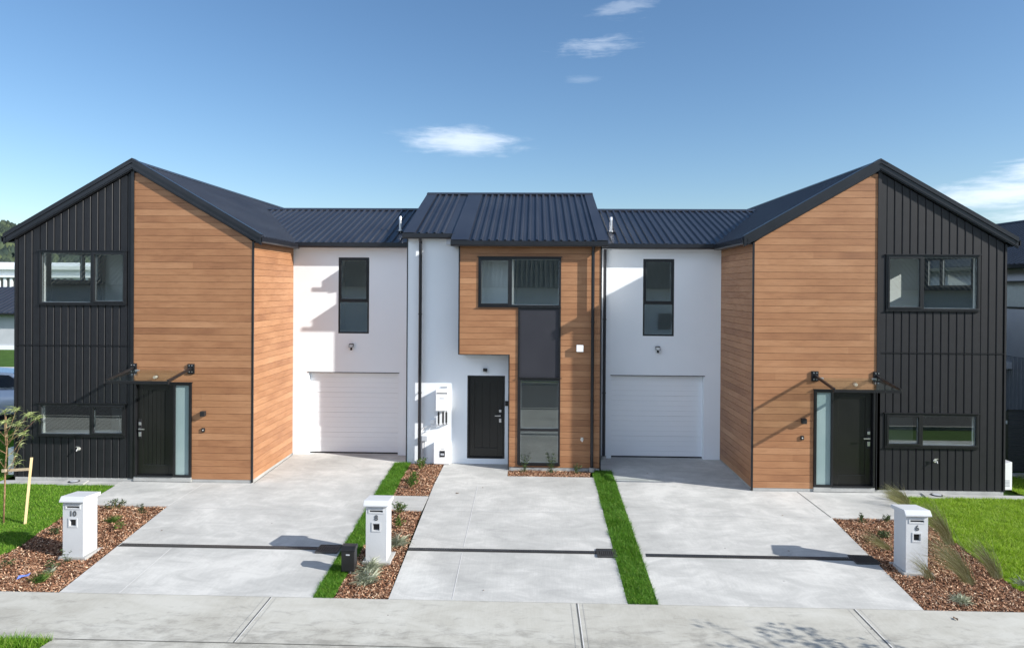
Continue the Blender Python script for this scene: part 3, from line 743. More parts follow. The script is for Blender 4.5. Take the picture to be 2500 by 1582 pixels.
def tap(parent, x, y, z, white=True):
    b = MB(); b.cyl((x, y-.012, z), (0, 1, 0), .038, .012, 18); b.tube([(x, y-.01, z), (x, y-.07, z), (x, y-.10, z-.035)], [.013, .013, .012], 10)
    o = b.build('garden_tap', M['brass'], parent)
    c = MB(); c.cyl((x, y-.06, z+.01), (0, 0, 1), .009, .045, 8); c.box(x-.035, x+.035, y-.067, y-.053, z+.05, z+.06); c.build('tap_handle', M['brass'], o)
    return o
def bell(parent, x, y, z):
    b = MB(); b.box(x-.035, x+.035, y-.03, y, z-.045, z+.045); o = b.build('doorbell', M['plasblack'], parent, bevel=.004)
    c = MB(); c.cyl((x, y-.036, z+.0), (0, 1, 0), .014, .008, 12); c.build('button', M['lens'], o); return o

def canopy(parent, xa, xb, y, zt):
    """glass entry canopy: two wall plates, two raking arms, front rail, glass, clamps"""
    root = MB(); yr = -1.0; za = zt; zr = zt-.175
    root.box(xa-.02, xb+.02, yr-.02, yr+.02, zr-.03, zr+.03)
    rt = root.build('canopy', M['frame'], parent, bevel=.003)
    for x in (xa, xb):
        b = MB(); b.box(x-.075, x+.075, y-.035, y, za-.11, za+.11); pl = b.build('wall_plate', M['frame'], rt, bevel=.004)
        for dx in (-.03, .03):
            for dz in (-.065, .075): b = MB(); b.cyl((x+dx, y-.047, za+dz), (0, 1, 0), .013, .012, 10); b.build('bolt', M['steel'], pl)
        b = MB(); b.bar((x, y-.03, za+.01), (x, yr+.0, zr+.035), .045, .05); b.build('arm', M['frame'], rt, bevel=.003)
    b = MB(); b.prism([(xa, y-.05, za-.04), (xb, y-.05, za-.04), (xb, yr-.03, zr+.034), (xa, yr-.03, zr+.034)], (0, 0, .010)); b.build('glass_sheet', M['cglass'], rt)
    for x in (xa+.10, xb-.10): b = MB(); b.box(x-.03, x+.06, y-.09, y-.03, za-.045, za-.02); b.build('glass_clamp', M['steel'], rt)
    return rt

def garage_door(parent, x0, x1, y, z0, z1):
    b = MB(); n = 4; ph = (z1-z0)/n
    for i in range(n):
        za = z0+ph*i
        for k in range(4):
            a = za+ph*k/4; c = za+ph*(k+1)/4
            g = .007 if k == 3 else .0015
            yo = 0 if k % 2 == 0 else .002
            b.box(x0, x1, y+yo, y+.04, a, c-g)
        b.box(x0, x1, y+.014, y+.045, za, za+ph)
    o = b.build('garage_door', M['gdoor'], parent)
    c = MB(); c.box(x0, x1, y-.006, y+.03, z0-.035, z0-.002); c.build('bottom_seal', M['plasblack'], o)
    return o

YB = 9.0; YG = 2.576; YM = 1.88; YW = 1.38
def gable_house(sign, x_out, x_in, x_apex, name, label):
    """side house: sign -1 = left house (outer wall on the left)"""
    loc = ((x_out+x_in)/2, 0, -.1)
    t = thing(name, loc, label, 'house')
    z_ap = 7.08; SL = .577
    top = lambda x: z_ap-.05-SL*abs(x-x_apex)-.20
    lo_d = -.045; xd = x_apex                       # dark/timber boundary at the apex line
    left = sign < 0
    xs_d = (x_out, xd) if left else (xd, x_out); xs_w = (xd, x_in) if left else (x_in, xd)
    wu = (-11.11, -9.11, 3.84, 5.03) if left else (7.605, 9.585, 3.84, 5.03)
    wl = (-11.11, -9.12, .888, 1.613) if left else (7.605, 9.585, .888, 1.613)
    mu = -9.90 if left else 8.38
    dr = (-8.925, -7.62, .0, 2.10) if left else (6.09, 7.395, .0, 2.10)
    holes = [wu, wl]; X0, X1 = min(x_out, x_in), max(x_out, x_in)
    # structural shell (set behind the cladding)
    b = wall('x', .03, .10, X0+.03, X1-.03, -.10, top, holes+[dr], brk=[x_apex])
    b.build('framing', M['void'], t)
    b = MB(); b.box(X0+.02, X1-.02, .005, YB, -.35, -.048); b.build('foundation', M['plinth'], t)
    # dark vertical cladding, two lifts with a flashing between
    jt = 2.915
    db = vboards('x', 0, .022, xs_d[0]+(.035 if left else .06), xs_d[1]-(.06 if left else .035), lo_d, jt-.012, [(a-.01, b2+.01, c-.02, d+.02) for a, b2, c, d in holes]+[(dr[0]-.01, dr[1]+.01, -1, 2.11)], start=wu[0]+.005)
    db2 = vboards('x', 0, .022, xs_d[0]+(.035 if left else .06), xs_d[1]-(.06 if left else .035), jt+.012, lambda x: top(x), [(a-.01, b2+.01, c-.02, d+.02) for a, b2, c, d in holes], start=wu[0]+.005)
    off = len(db.v); db.v += db2.v; db.f += [tuple(i+off for i in f) for f in db2.f]; db.m += db2.m
    db.build('dark_cladding', M['dark'], t)
    b = MB(); b.box(xs_d[0], xs_d[1], -.012, .012, jt-.008, jt+.006); b.build('joint_flashing', M['trim'], t)
    b = MB()
    b.box(x_out-.004 if left else x_out-.034, x_out+.034 if left else x_out+.004, -.014, .03, lo_d, top(x_out)+.02)
    b.build('corner_trim', M['dark'], t)
    b = MB(); b.box(xd-.055 if left else xd-.012, xd+.012 if left else xd+.06, -.02, .03, lo_d if not (dr[0]-.02 < xd < dr[1]+.02) else 2.12, top(xd)+.0); b.build('corner_trim', M['trim' if left else 'dark'], t)
    if not left:
        b = MB(); b.box(xd+.002, xd+.06, -.02, .03, lo_d, 2.12); b.build('corner_trim', M['dark'], t)
    # timber
    slope_inv = lambda z: (z_ap-.25-z)/SL
    if left:
        xl = xd+.012; xr = lambda z: min(x_in-.03, x_apex+slope_inv(z))
    else:
        xr = xd-.012; xl = lambda z: max(x_in+.03, x_apex-slope_inv(z))
    zcorner = top(x_in)
    wb = hboards('x', 0, .022, xl, xr, -.045, z_ap-.30, [(dr[0]-(.12 if left else .005), dr[1]+(.005 if left else .12), -1, 2.105)], brk=[zcorner])
    wb.build('timber_cladding', M['wood'], t)
    # side timber wall facing the driveway
    sg = -1 if left else 1
    b = hboards('y', x_in, .022, .03, YG-.002, -.045, 5.28, (), sgn=sg); b.build('timber_cladding', M['wood'], t)
    b = MB(); b.box(x_in-(.13 if left else -.023), x_in+(-.023 if left else .13), .135, YG+1.5, -.1, 5.3); b.build('side_framing', M['woodback'], t)
    b = MB(); b.box(x_in-.032 if left else x_in-.006, x_in+.006 if left else x_in+.032, -.006, .03, -.10, zcorner+.0); b.build('corner_trim', M['trim'], t)
    # outer side wall with a window
    sh = (1.0, 2.95, 4.35, 5.08)
    hy = [(sh[0], sh[1], sh[2], sh[3])]
    so2 = x_out+.03 if left else x_out-.03
    b = wall('y', so2, .10, .034, YB, -.10, 5.28, hy, sgn=(1 if left else -1)); b.build('outer_wall', M['void'], t)
    b = vboards('y', x_out, .022, .035, YB, lo_d, 5.28, [(sh[0]-.01, sh[1]+.01, sh[2]-.02, sh[3]+.02)], sgn=(1 if left else -1)); b.build('dark_cladding', M['dark'], t)
    window(t, 'y', x_out, sh[0], sh[1], sh[2], sh[3], mull=2.3, sgn=(1 if left else -1), head=False)
    # rear wall
    b = wall('x', YB, .12, X0+.03, X1-.03, -.10, top, (), brk=[x_apex]); b.build('rear_wall', M['dark'], t)
    # rooms
    if left:
        room(t, x_out+.13, -8.9, .19, 3.1, 2.80, 5.12, sh, 'l'); room(t, x_out+.13, -9.0, .19, 3.4, .0, 2.45)
        bb = MB(); bb.box(-11.3, -9.15, .21, .80, .0, .86); bb.build('kitchen_bench', M['cave'], t)
        bb = MB(); bb.tube([(-9.55, .5, .86), (-9.55, .5, 1.18), (-9.55, .42, 1.24), (-9.55, .34, 1.18)], .012, 8); bb.build('kitchen_tap', M['steel'], t)
    else:
        room(t, 7.45, x_out-.13, .19, 3.1, 2.80, 5.12, sh, 'r'); room(t, 7.45, x_out-.13, .19, 3.4, .0, 2.45)
        bb = MB(); bb.box(7.6, 9.9, .21, .80, .0, .86); bb.build('kitchen_bench', M['cave'], t)
    window(t, 'x', 0, *wu, mull=mu, sash=(1 if left else 0), reveal=True)
    window(t, 'x', 0, *wl, mull=(-9.91 if left else 8.38), sash=(1 if left else 0), reveal=True)
    # door and sidelight
    if left:
        front_door(t, -8.925, -7.985, 0, 2.10, 0, 'l'); sl0, sl1 = -7.985, -7.62
    else:
        front_door(t, 6.455, 7.395, 0, 2.10, 0, 'r', planks=1); sl0, sl1 = 6.09, 6.455
    b = MB(); f = .055
    b.box(sl0+(.0 if left else 0), sl1, -.03, .1, 0, .05); b.box(sl0, sl1, -.03, .1, 2.05, 2.10); b.box(sl1-f, sl1, -.03, .1, .05, 2.05) if left else b.box(sl0, sl0+f, -.03, .1, .05, 2.05)
    o = b.build('sidelight', M['frame'], t, bevel=.003)
    gx0, gx1 = (sl0, sl1-f) if left else (sl0+f, sl1)
    b = MB(); b.box(gx0, gx1, .01, .03, .05, 2.05); b.build('frosted_pane', M['frost'], o)
    b = MB(); b.box(dr[0]-.02, dr[1]+.02, -.05, .02, 2.103, 2.122); b.build('door_head_flashing', M['trim'], t)
    b = MB(); b.box(dr[0], dr[1], -.02, .15, -.10, -.003); b.build('door_step', M['plinth'], t)
    # fittings
    if left:
        canopy(t, -8.94, -7.63, 0, 2.42); wall_lamp_box(t, -7.34, 0, 1.43); bell(t, -7.35, 0, 1.06); tap(t, -10.18, 0, .60); lx = -8.42
    else:
        canopy(t, 6.10, 7.42, 0, 2.40); wall_lamp_box(t, 5.86, 0, 1.43); bell(t, 5.84, 0, 1.06); tap(t, 8.68, 0, .60); lx = 6.95
    b = MB(); b.cyl((lx, -.02, 2.235), (0, 1, 0), .05, .02, 18); o = b.build('porch_lamp', M['plasblack'], t)
    b = MB(); b.cyl((lx, -.10, 2.235), (0, 1, 0), .032, .08, 14); b.build('lamp_lens', M['lens'], o)
    # gas bottle cabinet on the outer side wall
    ux = x_out-(.26 if left else 0); 
    b = MB(); b.prism([(ux, .15, -.05), (ux+.26, .15, -.05), (ux+.26, .15, (.50 if left else .56)), (ux, .15, (.56 if left else .50))], (0, .55, 0)); o = b.build('outdoor_unit', M['plaswhite'], t, bevel=.008)
    b = MB()
    for k in range(5): b.box(ux+.04, ux+.21, .146, .152, .03+k*.03, .045+k*.03)
    b.build('vent_grille', M['plasgrey'], o)
    # roof
    ov = .075; x_el, x_er = X0-.22, X1+.20
    s_len = lambda w: w/math.cos(math.atan(SL))
    wl_, wr_ = x_apex-x_el, x_er-x_apex; ze_l, ze_r = z_ap-.045-SL*wl_, z_ap-.045-SL*wr_
    b = MB()
    ribbed(b, (x_el, -ov-.02, ze_l), (0, 1, 0), (1, 0, SL), YB+.3, s_len(wl_), flat0=.02)
    ribbed(b, (x_er, -ov-.02, ze_r), (0, 1, 0), (-1, 0, SL), YB+.3, s_len(wr_), flat0=.02)
    rf = b.build('roof', M['roof'], t)
    b = MB()
    for s in (-1, 1): b.prism([(x_apex, -ov-.035, z_ap), (x_apex+s*.16, -ov-.035, z_ap-SL*.16+.012), (x_apex+s*.16, -ov-.035, z_ap-SL*.16), (x_apex, -ov-.035, z_ap-.012)], (0, YB+.36, 0))
    b.build('ridge_cap', M['roof'], rf)
    # barge boards with capping and a fine reveal
    for s, xe in ((-1, x_el), (1, x_er)):
        w = abs(xe-x_apex); ex = x_apex+s*w
        b = MB(); b.prism([(x_apex, -ov, z_ap-.03), (ex, -ov, z_ap-.03-SL*w), (ex, -ov, z_ap-.215-SL*w), (x_apex, -ov, z_ap-.215)], (0, .03, 0))
        bo = b.build('barge_board', M['gutter'], rf)
        b = MB(); b.prism([(x_apex, -ov-.022, z_ap+.006), (ex, -ov-.022, z_ap+.006-SL*w), (ex, -ov-.022, z_ap-.075-SL*w), (x_apex, -ov-.022, z_ap-.075)], (0, .020, 0))
        b.prism([(x_apex, -ov-.022, z_ap+.022), (ex, -ov-.022, z_ap+.022-SL*w), (ex, -ov-.022, z_ap+.008-SL*w), (x_apex, -ov-.022, z_ap+.008)], (0, .15, 0))
        b.prism([(x_apex, -ov-.012, z_ap-.165), (ex, -ov-.012, z_ap-.165-SL*w), (ex, -ov-.012, z_ap-.185-SL*w), (x_apex, -ov-.012, z_ap-.185)], (0, .010, 0))
        b.build('barge_capping', M['gutter'], bo)
        b = MB(); wi = w-(.24 if abs(xe-x_out) < .5 else .22)
        b.prism([(x_apex, -ov+.032, z_ap-.20), (x_apex+s*wi, -ov+.032, z_ap-.20-SL*wi), (x_apex+s*wi, -ov+.032, z_ap-.235-SL*wi), (x_apex, -ov+.032, z_ap-.235)], (0, .06, 0))
        b.build('rake_trim', M['trim'], bo)
    # eave soffits and gutters
    gi, gyl = (x_er, 2.30) if left else (x_el, 2.30)
    go = x_el if left else x_er; zi = (ze_r if left else ze_l); zo = (ze_l if left else ze_r)
    sgi = 1 if left else -1
    gutter_run((gi-sgi*.08, -ov-.0, zi+.005), (gi-sgi*.08, 2.36, zi+.005), rf, out=(sgi, 0))
    gutter_run((go+sgi*.06, -ov-.0, zo+.005), (go+sgi*.06, YB, zo+.005), rf, out=(-sgi, 0))
    b = MB(); b.box(*(sorted((gi-sgi*.09, x_in-sgi*.0))), .03, 2.45, zi-.11, zi-.095); b.build('soffit', M['gutter'], rf); b = MB(); b.box(*(sorted((go+sgi*.07, x_out+sgi*.0))), .0, YB, zo-.11, zo-.095); b.build('soffit', M['gutter'], rf)
    # ------------- garage link
    zr, ye, yr = 6.65, 2.30, 6.0; sg_ = (zr-5.375)/(yr-ye)
    gx0, gx1 = (-8.3, -3.145) if left else (1.62, 6.75)
    b = MB(); Lr = math.hypot(yr-ye, zr-5.375)
    ribbed(b, (gx0, ye, 5.375), (1, 0, 0), (0, yr-ye, zr-5.375), gx1-gx0, Lr, flat0=(0 if left else .10))
    ribbed(b, (gx0, 2*yr-ye, 5.375), (1, 0, 0), (0, -(yr-ye), zr-5.375), gx1-gx0, Lr)
    gr = b.build('garage_roof', M['roof'], t)
    b = MB()
    a0, a1 = (gx0+.1, gx1) if left else (gx0, gx1-.1)
    for s in (-1, 1): b.prism([(a0, yr, zr+.045), (a0, yr+s*.17, zr+.045-sg_*.17), (a0, yr+s*.17, zr+.02-sg_*.17), (a0, yr, zr+.02)], (a1-a0, 0, 0))
    b.build('ridge_cap', M['roof'], gr)
    g0, g1 = (x_er-.10, -3.15) if left else (1.62, x_el+.10)
    gutter_run((g0, ye+.06, 5.395), (g1, ye+.06, 5.395), gr)
    b = MB(); b.box(g0, g1, ye+.062, YG, 5.262, 5.275); b.build('soffit', M['soffit'], gr)
    gw = (-5.06, -4.26, 3.065, 5.03) if left else (2.785, 3.574, 3.065, 5.03)
    gd = (-5.83, -3.49, -.2, 2.04) if left else (2.0, 4.34, -.2, 2.04)
    w0, w1 = (x_in, -3.155) if left else (1.625, x_in)
    b = wall('x', YG, .16, w0, w1, -.14, 5.262, [gw, gd]); b.build('garage_wall', M['white'], t)
    window(t, 'x', YG, *gw, trans=3.90, proud=-.004, head=False, sash=1)
    room(t, gw[0]-.5, gw[1]+.5, YG+.161, YG+2.5, 2.8, 5.14)
    garage_door(t, gd[0]+.0, gd[1]-.0, YG+.155, -.035, 2.04)
    b = MB(); b.box(gd[0]-.03, gd[1]+.03, YG-.006, YG+.02, 2.043, 2.062); b.build('lintel_flashing', M['trim'], t)
    b = MB(); b.box(w0, w1, YG+.2, YG+.3, -.2, 2.6); b.box(w0, w1, 9.5, 9.6, -.2, 5.2); b.build('garage_inner', M['void'], t)
    sensor_lamp(t, -4.70 if left else 3.16, YG, 2.74)
    fx, fy = (-3.62, 3.40) if left else (2.05, 3.40); fz = 5.375+(fy-ye)*sg_
    b = MB(); b.cyl((fx, fy, fz-.05), (0, 0, 1), .055, .12, 14); b.tube([(fx, fy, fz), (fx, fy, fz+.34), (fx, fy+.01, fz+.42)], [.036, .036, .034], 14)
    o = b.build('roof_vent_pipe', M['steel'], gr, smooth=False)
    b = MB(); b.cyl((fx, fy, fz+.015), (0, -.2, 1), .10, .025, 18); b.build('pipe_flashing', M['gutter'], o)
    if not left: downpipe(t, 1.80, YG-.10, -.02, 5.29, jog=-.05)
    return t

gable_house(-1, -11.67, -6.24, -8.955, 'terrace_house', 'left end house with timber boards and black cladding behind the young tree')
gable_house(1, 10.155, 4.76, 7.435, 'terrace_house', 'right end house with timber boards and black cladding behind tussock grass')

def middle_house():
    t = thing('terrace_house', (-.75, 1.4, -.1), 'narrow middle house between the two garages with white wall and tall narrow window', 'house')
    xl, xs, xr = -3.14, -1.80, 1.61; dx0, dx1 = -1.63, -.70
    # rendered wall
    b = wall('x', YM, .14, xl, -.56, -.16, 5.47, [(dx0, dx1, .05, 2.10)]); b.build('rendered_wall', M['white'], t)
    b = MB(); b.box(xl, xl+.12, YM+.14, 9.4, -.16, 5.6); b.box(xr-.12, xr, YW+.2, 9.4, -.16, 5.4)
    b.prism([(xl, 1.9, 5.6), (xl, 9.4, 5.6), (xl, 5.7, 7.02)], (.12, 0, 0)); b.prism([(xr-.12, 1.6, 5.4), (xr-.12, 9.6, 5.4), (xr-.12, 5.7, 7.02)], (.12, 0, 0))
    b.build('side_wall', M['white'], t)
    b = wall('x', 9.4, .1, xl, xr, -.2, 5.5, [(-1.47, -1.03, 3.88, 4.93)]); b.build('rear_wall', M['dark'], t)
    b = MB(); b.box(xl-.012, xl+.012, YM-.012, YM+.02, -.1, 5.47); b.build('corner_trim', M['trim'], t)
    # timber volume: overhang over the door and the column to the ground
    wu = (-1.335, .645, 3.82, 5.0); pn = (-.375, .645, 2.106, 3.82); wl = (-.345, .645, .045, 2.106)
    holes = [wu, (pn[0], pn[1], .045, 3.83)]
    xlf = lambda z: xs+.02 if z > 2.674 else -.572
    b = hboards('x', YW, .022, lambda z: xs+.02, xr-.02, 2.674, 5.27, holes)
    b2 = hboards('x', YW, .022, lambda z: -.572, xr-.02, -.02, 2.674, holes)
    off = len(b.v); b.v += b2.v; b.f += [tuple(i+off for i in f) for f in b2.f]; b.m += b2.m
    b.build('timber_cladding', M['wood'], t)
    fr = wall('x', YW+.025, .10, xs+.01, xr-.01, lambda x: (2.69 if x < -.585 else -.1), 5.27, holes, brk=[-.586, -.584]); fr.build('framing', M['woodback'], t)
    b = MB()
    b.box(xs-.012, xs+.02, YW-.012, YM, 2.66, 5.30); b.box(xs+.02, -.6, YW-.004, YM, 2.656, 2.672); b.box(-.600, -.572, YW-.012, YM, -.09, 2.674); b.box(xr-.02, xr+.012, YW-.012, YW+.2, -.10, 5.27)
    b.build('corner_trim', M['trim'], t)
    b = MB(); b.box(xr, xr+.01, YW+.2, 2.6, -.1, 5.3); b.build('return_wall', M['white'], t)
    b = MB(); b.box(-.59, xr, YW+.006, YW+.2, -.30, -.03); b.build('plinth', M['plinth'], t)
    # windows and infill panel
    window(t, 'x', YW, *wu, mull=-.56, sash=0, proud=.02)
    room(t, -.50, wu[1]+.3, YW+.13, YW+3.0, 2.85, 5.15)
    hx = (-1.47, -1.03, 3.88, 4.93)
    b = wall('x', 9.30, .04, -1.75, -.545, 2.85, 5.15, [hx]); b.box(-1.79, -1.75, YW+.13, 9.3, 2.85, 5.15); b.box(-.545, -.541, YW+.13, 9.3, 2.85, 5.15); b.box(-1.79, -.541, YW+.13, 9.34, 5.15, 5.19); b.build('hall_lining', M['cave'], t)
    b = MB(); b.box(-1.79, -.541, YW+.13, 9.34, 2.81, 2.85); b.build('room_floor', M['carpet'], t)
    window(t, 'x', 9.39, *hx, proud=.0, head=False)
    b = MB(); b.box(pn[0]+.04, pn[1]-.04, YW+.008, YW+.06, 2.13, 3.80); p = b.build('infill_panel', M['panel'], t)
    b = MB(); b.box(pn[0], pn[0]+.04, YW-.022, YW+.06, 2.126, 3.80); b.box(pn[1]-.04, pn[1], YW-.022, YW+.06, 2.126, 3.80); b.box(pn[0]+.04, pn[1]-.04, YW-.02, YW+.06, 3.77, 3.80); b.build('panel_frame', M['frame'], p)
    b = MB(); b.box(pn[0]+.04, pn[0]+.052, YW-.003, YW+.007, 2.13, 3.77); b.build('panel_bead', M['panel'], p)
    window(t, 'x', YW, *wl, trans=.875, proud=.02)
    b = MB(); b.box(pn[0], wl[0]-.001, YW-.02, YW+.05, .045, 2.106); b.build('window_jamb', M['frame'], t)
    room(t, wl[0]-.16, wl[1]+.5, YW+.13, YW+3.4, .0, 2.45)
    front_door(t, dx0, dx1, .05, 2.10, YM+.03, 'r', planks=3, recess=.02)
    b = MB(); b.box(-.695, -.60, YM-.035, YM, 1.36, 1.48); b.build('letter_slot', M['plasblack'], t, bevel=.004)
    # fittings
    b = MB(); b.box(-1.24, -1.14, YM-.09, YM, 2.21, 2.28); o = b.build('wall_lamp', M['plasblack'], t, bevel=.006)
    b = MB(); b.cyl((-1.19, YM-.05, 2.175), (0, 0, 1), .035, .035, 14); b.build('lamp_lens', M['lens'], o)
    tap(t, 1.17, YW, .66)
    b = MB(); b.box(1.02, 1.185, YW-.10, YW, 2.76, 2.92); o = b.build('vent_cowl', M['plaswhite'], t, bevel=.008)
    b = MB(); b.box(-2.16, -2.02, YM-.12, YM, 5.33, 5.462); b.build('eave_return', M['soffit'], t)
    # water heater
    hx0, hx1 = -2.385, -2.075; hz0, hz1 = 1.25, 1.75
    b = MB(); b.box(hx0, hx1, YM-.24, YM-.002, hz0, hz1); wh = b.build('water_heater', M['plaswhite'], t, bevel=.012)
    b = MB(); b.box(hx0+.03, hx1-.02, YM-.246, YM-.238, hz1-.075, hz1-.055); b.build('exhaust_slot', M['plasblack'], wh)
    b = MB()
    for k in range(6): b.box(hx0+.10+k*.028, hx0+.118+k*.028, YM-.018, YM-.002, hz1+.03, hz1+.075)
    b.build('rating_marks', M['plasgrey'], wh)
    b = MB()
    for k in range(6): b.box(hx0+.10+k*.02, hx0+.113+k*.02, YM-.243, YM-.239, hz1-.20, hz1-.18)
    b.build('maker_mark', M['plasgrey'], wh)
    b = MB()
    for x, zb in ((hx0+.06, .93), (hx0+.17, .94), (hx0+.25, .95)):
        b.tube([(x, YM-.12, hz0), (x, YM-.12, hz0-.06)], .008, 8); b.tube([(x, YM-.12, hz0-.05), (x, YM-.12, zb)], .024, 10)
        b.tube([(x, YM-.12, zb), (x, YM-.08, zb-.05), (x, YM-.01, zb-.06)], .012, 8)
    b.build('lagged_pipes', M['plasblack'], wh)
    # power socket with cable loop
    b = MB(); b.box(-2.54, -2.44, YM-.05, YM, .90, 1.00); so_ = b.build('power_socket', M['plaswhite'], t, bevel=.006)
    b = MB(); b.tube([(-2.50, YM-.03, .90), (-2.52, YM-.04, .83), (-2.60, YM-.04, .72), (-2.72, YM-.04, .66), (-2.76, YM-.03, .70), (-2.70, YM-.03, .80), (-2.56, YM-.03, .86), (-2.42, YM-.05, .84), (-2.34, YM-.06, .90), (-2.32, YM-.08, 1.0)], .008, 8); b.build('cable', M['plaswhite'], so_, smooth=True)
    # switch box and conduit
    b = MB(); b.box(-2.75, -2.61, YM-.10, YM, .48, .60); sw = b.build('isolator_switch', M['plasgrey'], t, bevel=.006)
    b = MB(); b.tube([(-2.68, YM-.04, .48), (-2.68, YM-.04, .05), (-2.69, YM-.04, -.08)], .017, 10); b.build('conduit', M['plasgrey'], sw)
    # meter box with small screen
    b = MB(); b.box(-2.44, -2.03, YM-.15, YM-.002, -.07, .44); mb = b.build('meter_box', M['plaswhite'], t, bevel=.01)
    b = MB(); b.box(-2.285, -2.16, YM-.16, YM-.15, .11, .26); sc_ = b.build('meter_window', M['plasblack'], mb, bevel=.004)
    b = MB(); b.box(-2.265, -2.18, YM-.164, YM-.160, .15, .20); b.build('meter_display', M['plasgrey'], sc_)
    b = MB()
    for k in range(5): b.box(-2.26+k*.018, -2.25+k*.018, YM-.1535, YM-.15, .30, .315)
    b.build('maker_mark', M['plasgrey'], mb)
    # roof: two eave lines, one slope
    zr, yr = 7.11, 5.72; S = .38
    def ev(y): return zr-.02-(yr-y)*S
    b = MB(); y1, y2 = 1.76, 1.21; n = Vector((0, 1, S)).normalized()
    ribbed(b, (-3.22, y1, ev(y1)), (1, 0, 0), n, 1.24, (yr-y1)/n.y, flat0=.30, flat1=0)
    ribbed(b, (-1.98, y2, ev(y2)), (1, 0, 0), n, 1.72+1.98, (yr-y2)/n.y, flat0=.44, flat1=.22)
    n2 = Vector((0, -1, S)).normalized()
    ribbed(b, (-3.22, 2*yr-1.4, ev(1.4)), (1, 0, 0), n2, 4.94, (yr-1.4)/n.y)
    rf = b.build('roof', M['roof'], t)
    b = MB()
    for s in (-1, 1): b.prism([(-3.24, yr, zr+.035), (-3.24, yr+s*.16, zr+.035-S*.16), (-3.24, yr+s*.16, zr+.015-S*.16), (-3.24, yr, zr+.015)], (4.98, 0, 0))
    b.build('ridge_cap', M['roof'], rf)
    for x, ya in ((-3.235, y1), (1.72, y2)):
        b = MB(); L = Vector((0, yr-ya, S*(yr-ya)))
        b.prism([(x, ya, ev(ya)+.035), (x+.018, ya, ev(ya)+.035), (x+.018, ya, ev(ya)-.13), (x, ya, ev(ya)-.13)], L)
        b.build('barge_board', M['gutter'], rf)
    def strip(x0, x1, ya, h): b = MB(); b.prism([(x0, ya, ev(ya)+h), (x1, ya, ev(ya)+h), (x1, ya, ev(ya)+h-.01), (x0, ya, ev(ya)+h-.01)], Vector((0, yr-ya, S*(yr-ya)))); b.build('verge_flashing', M['roof'], rf)
    strip(-3.22, -2.93, y1, .036); strip(-1.99, -1.56, y2, .036); strip(1.49, 1.735, y2, .036)
    gutter_run((-3.24, y1+.02, ev(y1)+.005), (-1.93, y1+.02, ev(y1)+.005), rf, h=.13)
    gutter_run((-1.98, y2+.02, ev(y2)+.005), (1.735, y2+.02, ev(y2)+.005), rf, h=.13)
    b = MB(); b.box(-3.22, -1.98, y1+.02, YM, 5.475, 5.485); b.build('soffit', M['soffit'], rf)
    b = MB(); b.box(-1.985, -1.97, y2+.02, YM, 5.27, ev(y2)+.05); b.box(-1.97, 1.72, y2+.02, YW+.1, 5.272, 5.282); b.box(-1.97, xs-.012, YW+.1, YM, 5.27, 5.28); b.build('soffit', M['gutter'], rf)
    downpipe(t, -2.80, YM-.09, -.02, 5.48, jog=-.10); downpipe(t, 1.40, YW-.09, -.02, 5.27, jog=-.07)
    return t
middle_house()

# ------------------------------------------------------------------ mailboxes
def mailbox(x0, y0, num, label):
    W, D = .345, .375; zb = gz(y0)-.0; x1 = x0+W; xc = x0+W/2
    t = thing('mailbox', (xc, y0+D/2, zb), label, 'mailbox', 'white pillar mailboxes beside the driveways')
    z1 = zb+.935; b = MB()
    # body front wall with slot and parcel window recess
    sl = (xc-.11, xc+.11, zb+.828, zb+.862); sq = (xc-.055, xc+.055, zb+.53, zb+.64)
    w = wall('x', y0, .05, x0, x1, zb, z1, [sl, sq]); 
    w.box(x0, x1, y0+.0501, y0+D, zb, z1)
    body = w.build('body', M['mbox'], t)
    cp = MB()
    prof = [(y0-.05, z1-.005), (y0-.05, z1+.018), (y0+.005, z1+.085), (y0+D+.045, z1+.05), (y0+D+.045, z1-.005)]
    cp.prism([(x0-.035, y, z) for y, z in prof], (W+.07, 0, 0)); cp.build('cap', M['mbox'], t, bevel=.005)
    for r, k in ((sl, .02), (sq, .022)):
        fr = MB(); a, c, e, f = r
        fr.box(a-k, c+k, y0-.008, y0, e-k, e); fr.box(a-k, c+k, y0-.008, y0, f, f+k); fr.box(a-k, a, y0-.008, y0, e, f); fr.box(c, c+k, y0-.008, y0, e, f)
        fr.build('slot_surround', M['mbox'], t)
    dk = MB(); dk.box(sl[0]+.001, sl[1]-.001, y0+.03, y0+.0500, sl[2]+.001, sl[3]-.001)
    dk.build('letter_slot', M['plasblack'], t)
    dk = MB(); dk.box(sq[0]+.001, sq[1]-.001, y0+.044, y0+.0500, sq[2]+.001, sq[3]-.001); dk.build('paper_hole', M['plasblack'], t)
    bs = MB(); bs.box(x0-.05, x1+.07, y0-.05, y0+D+.06, zb-.06, zb+.022); bs.build('base_slab', M['plinth'], t, bevel=.006)
    # number
    cu = bpy.data.curves.new('number', 'FONT'); cu.body = num; cu.size = .125; cu.extrude = .003; cu.offset = .0018; cu.align_x = 'CENTER'
    tmp = bpy.data.objects.new('tmp', cu); COL.objects.link(tmp)
    dg = bpy.context.evaluated_depsgraph_get(); me = bpy.data.meshes.new_from_object(tmp.evaluated_get(dg)); bpy.data.objects.remove(tmp)
    o = bpy.data.objects.new('number', me); COL.objects.link(o); me.materials.clear(); me.materials.append(M['letter'])
    o.parent = t; o.rotation_euler = (R(90), 0, 0); o.location = (0, -D/2-.004, .695)
mailbox(-7.82, -3.96, '10', 'white pillar mailbox numbered 10 in the left garden bed')
mailbox(-2.745, -3.92, '8', 'white pillar mailbox numbered 8 in the middle garden bed')
mailbox(5.99, -3.96, '6', 'white pillar mailbox numbered 6 in the right garden bed')

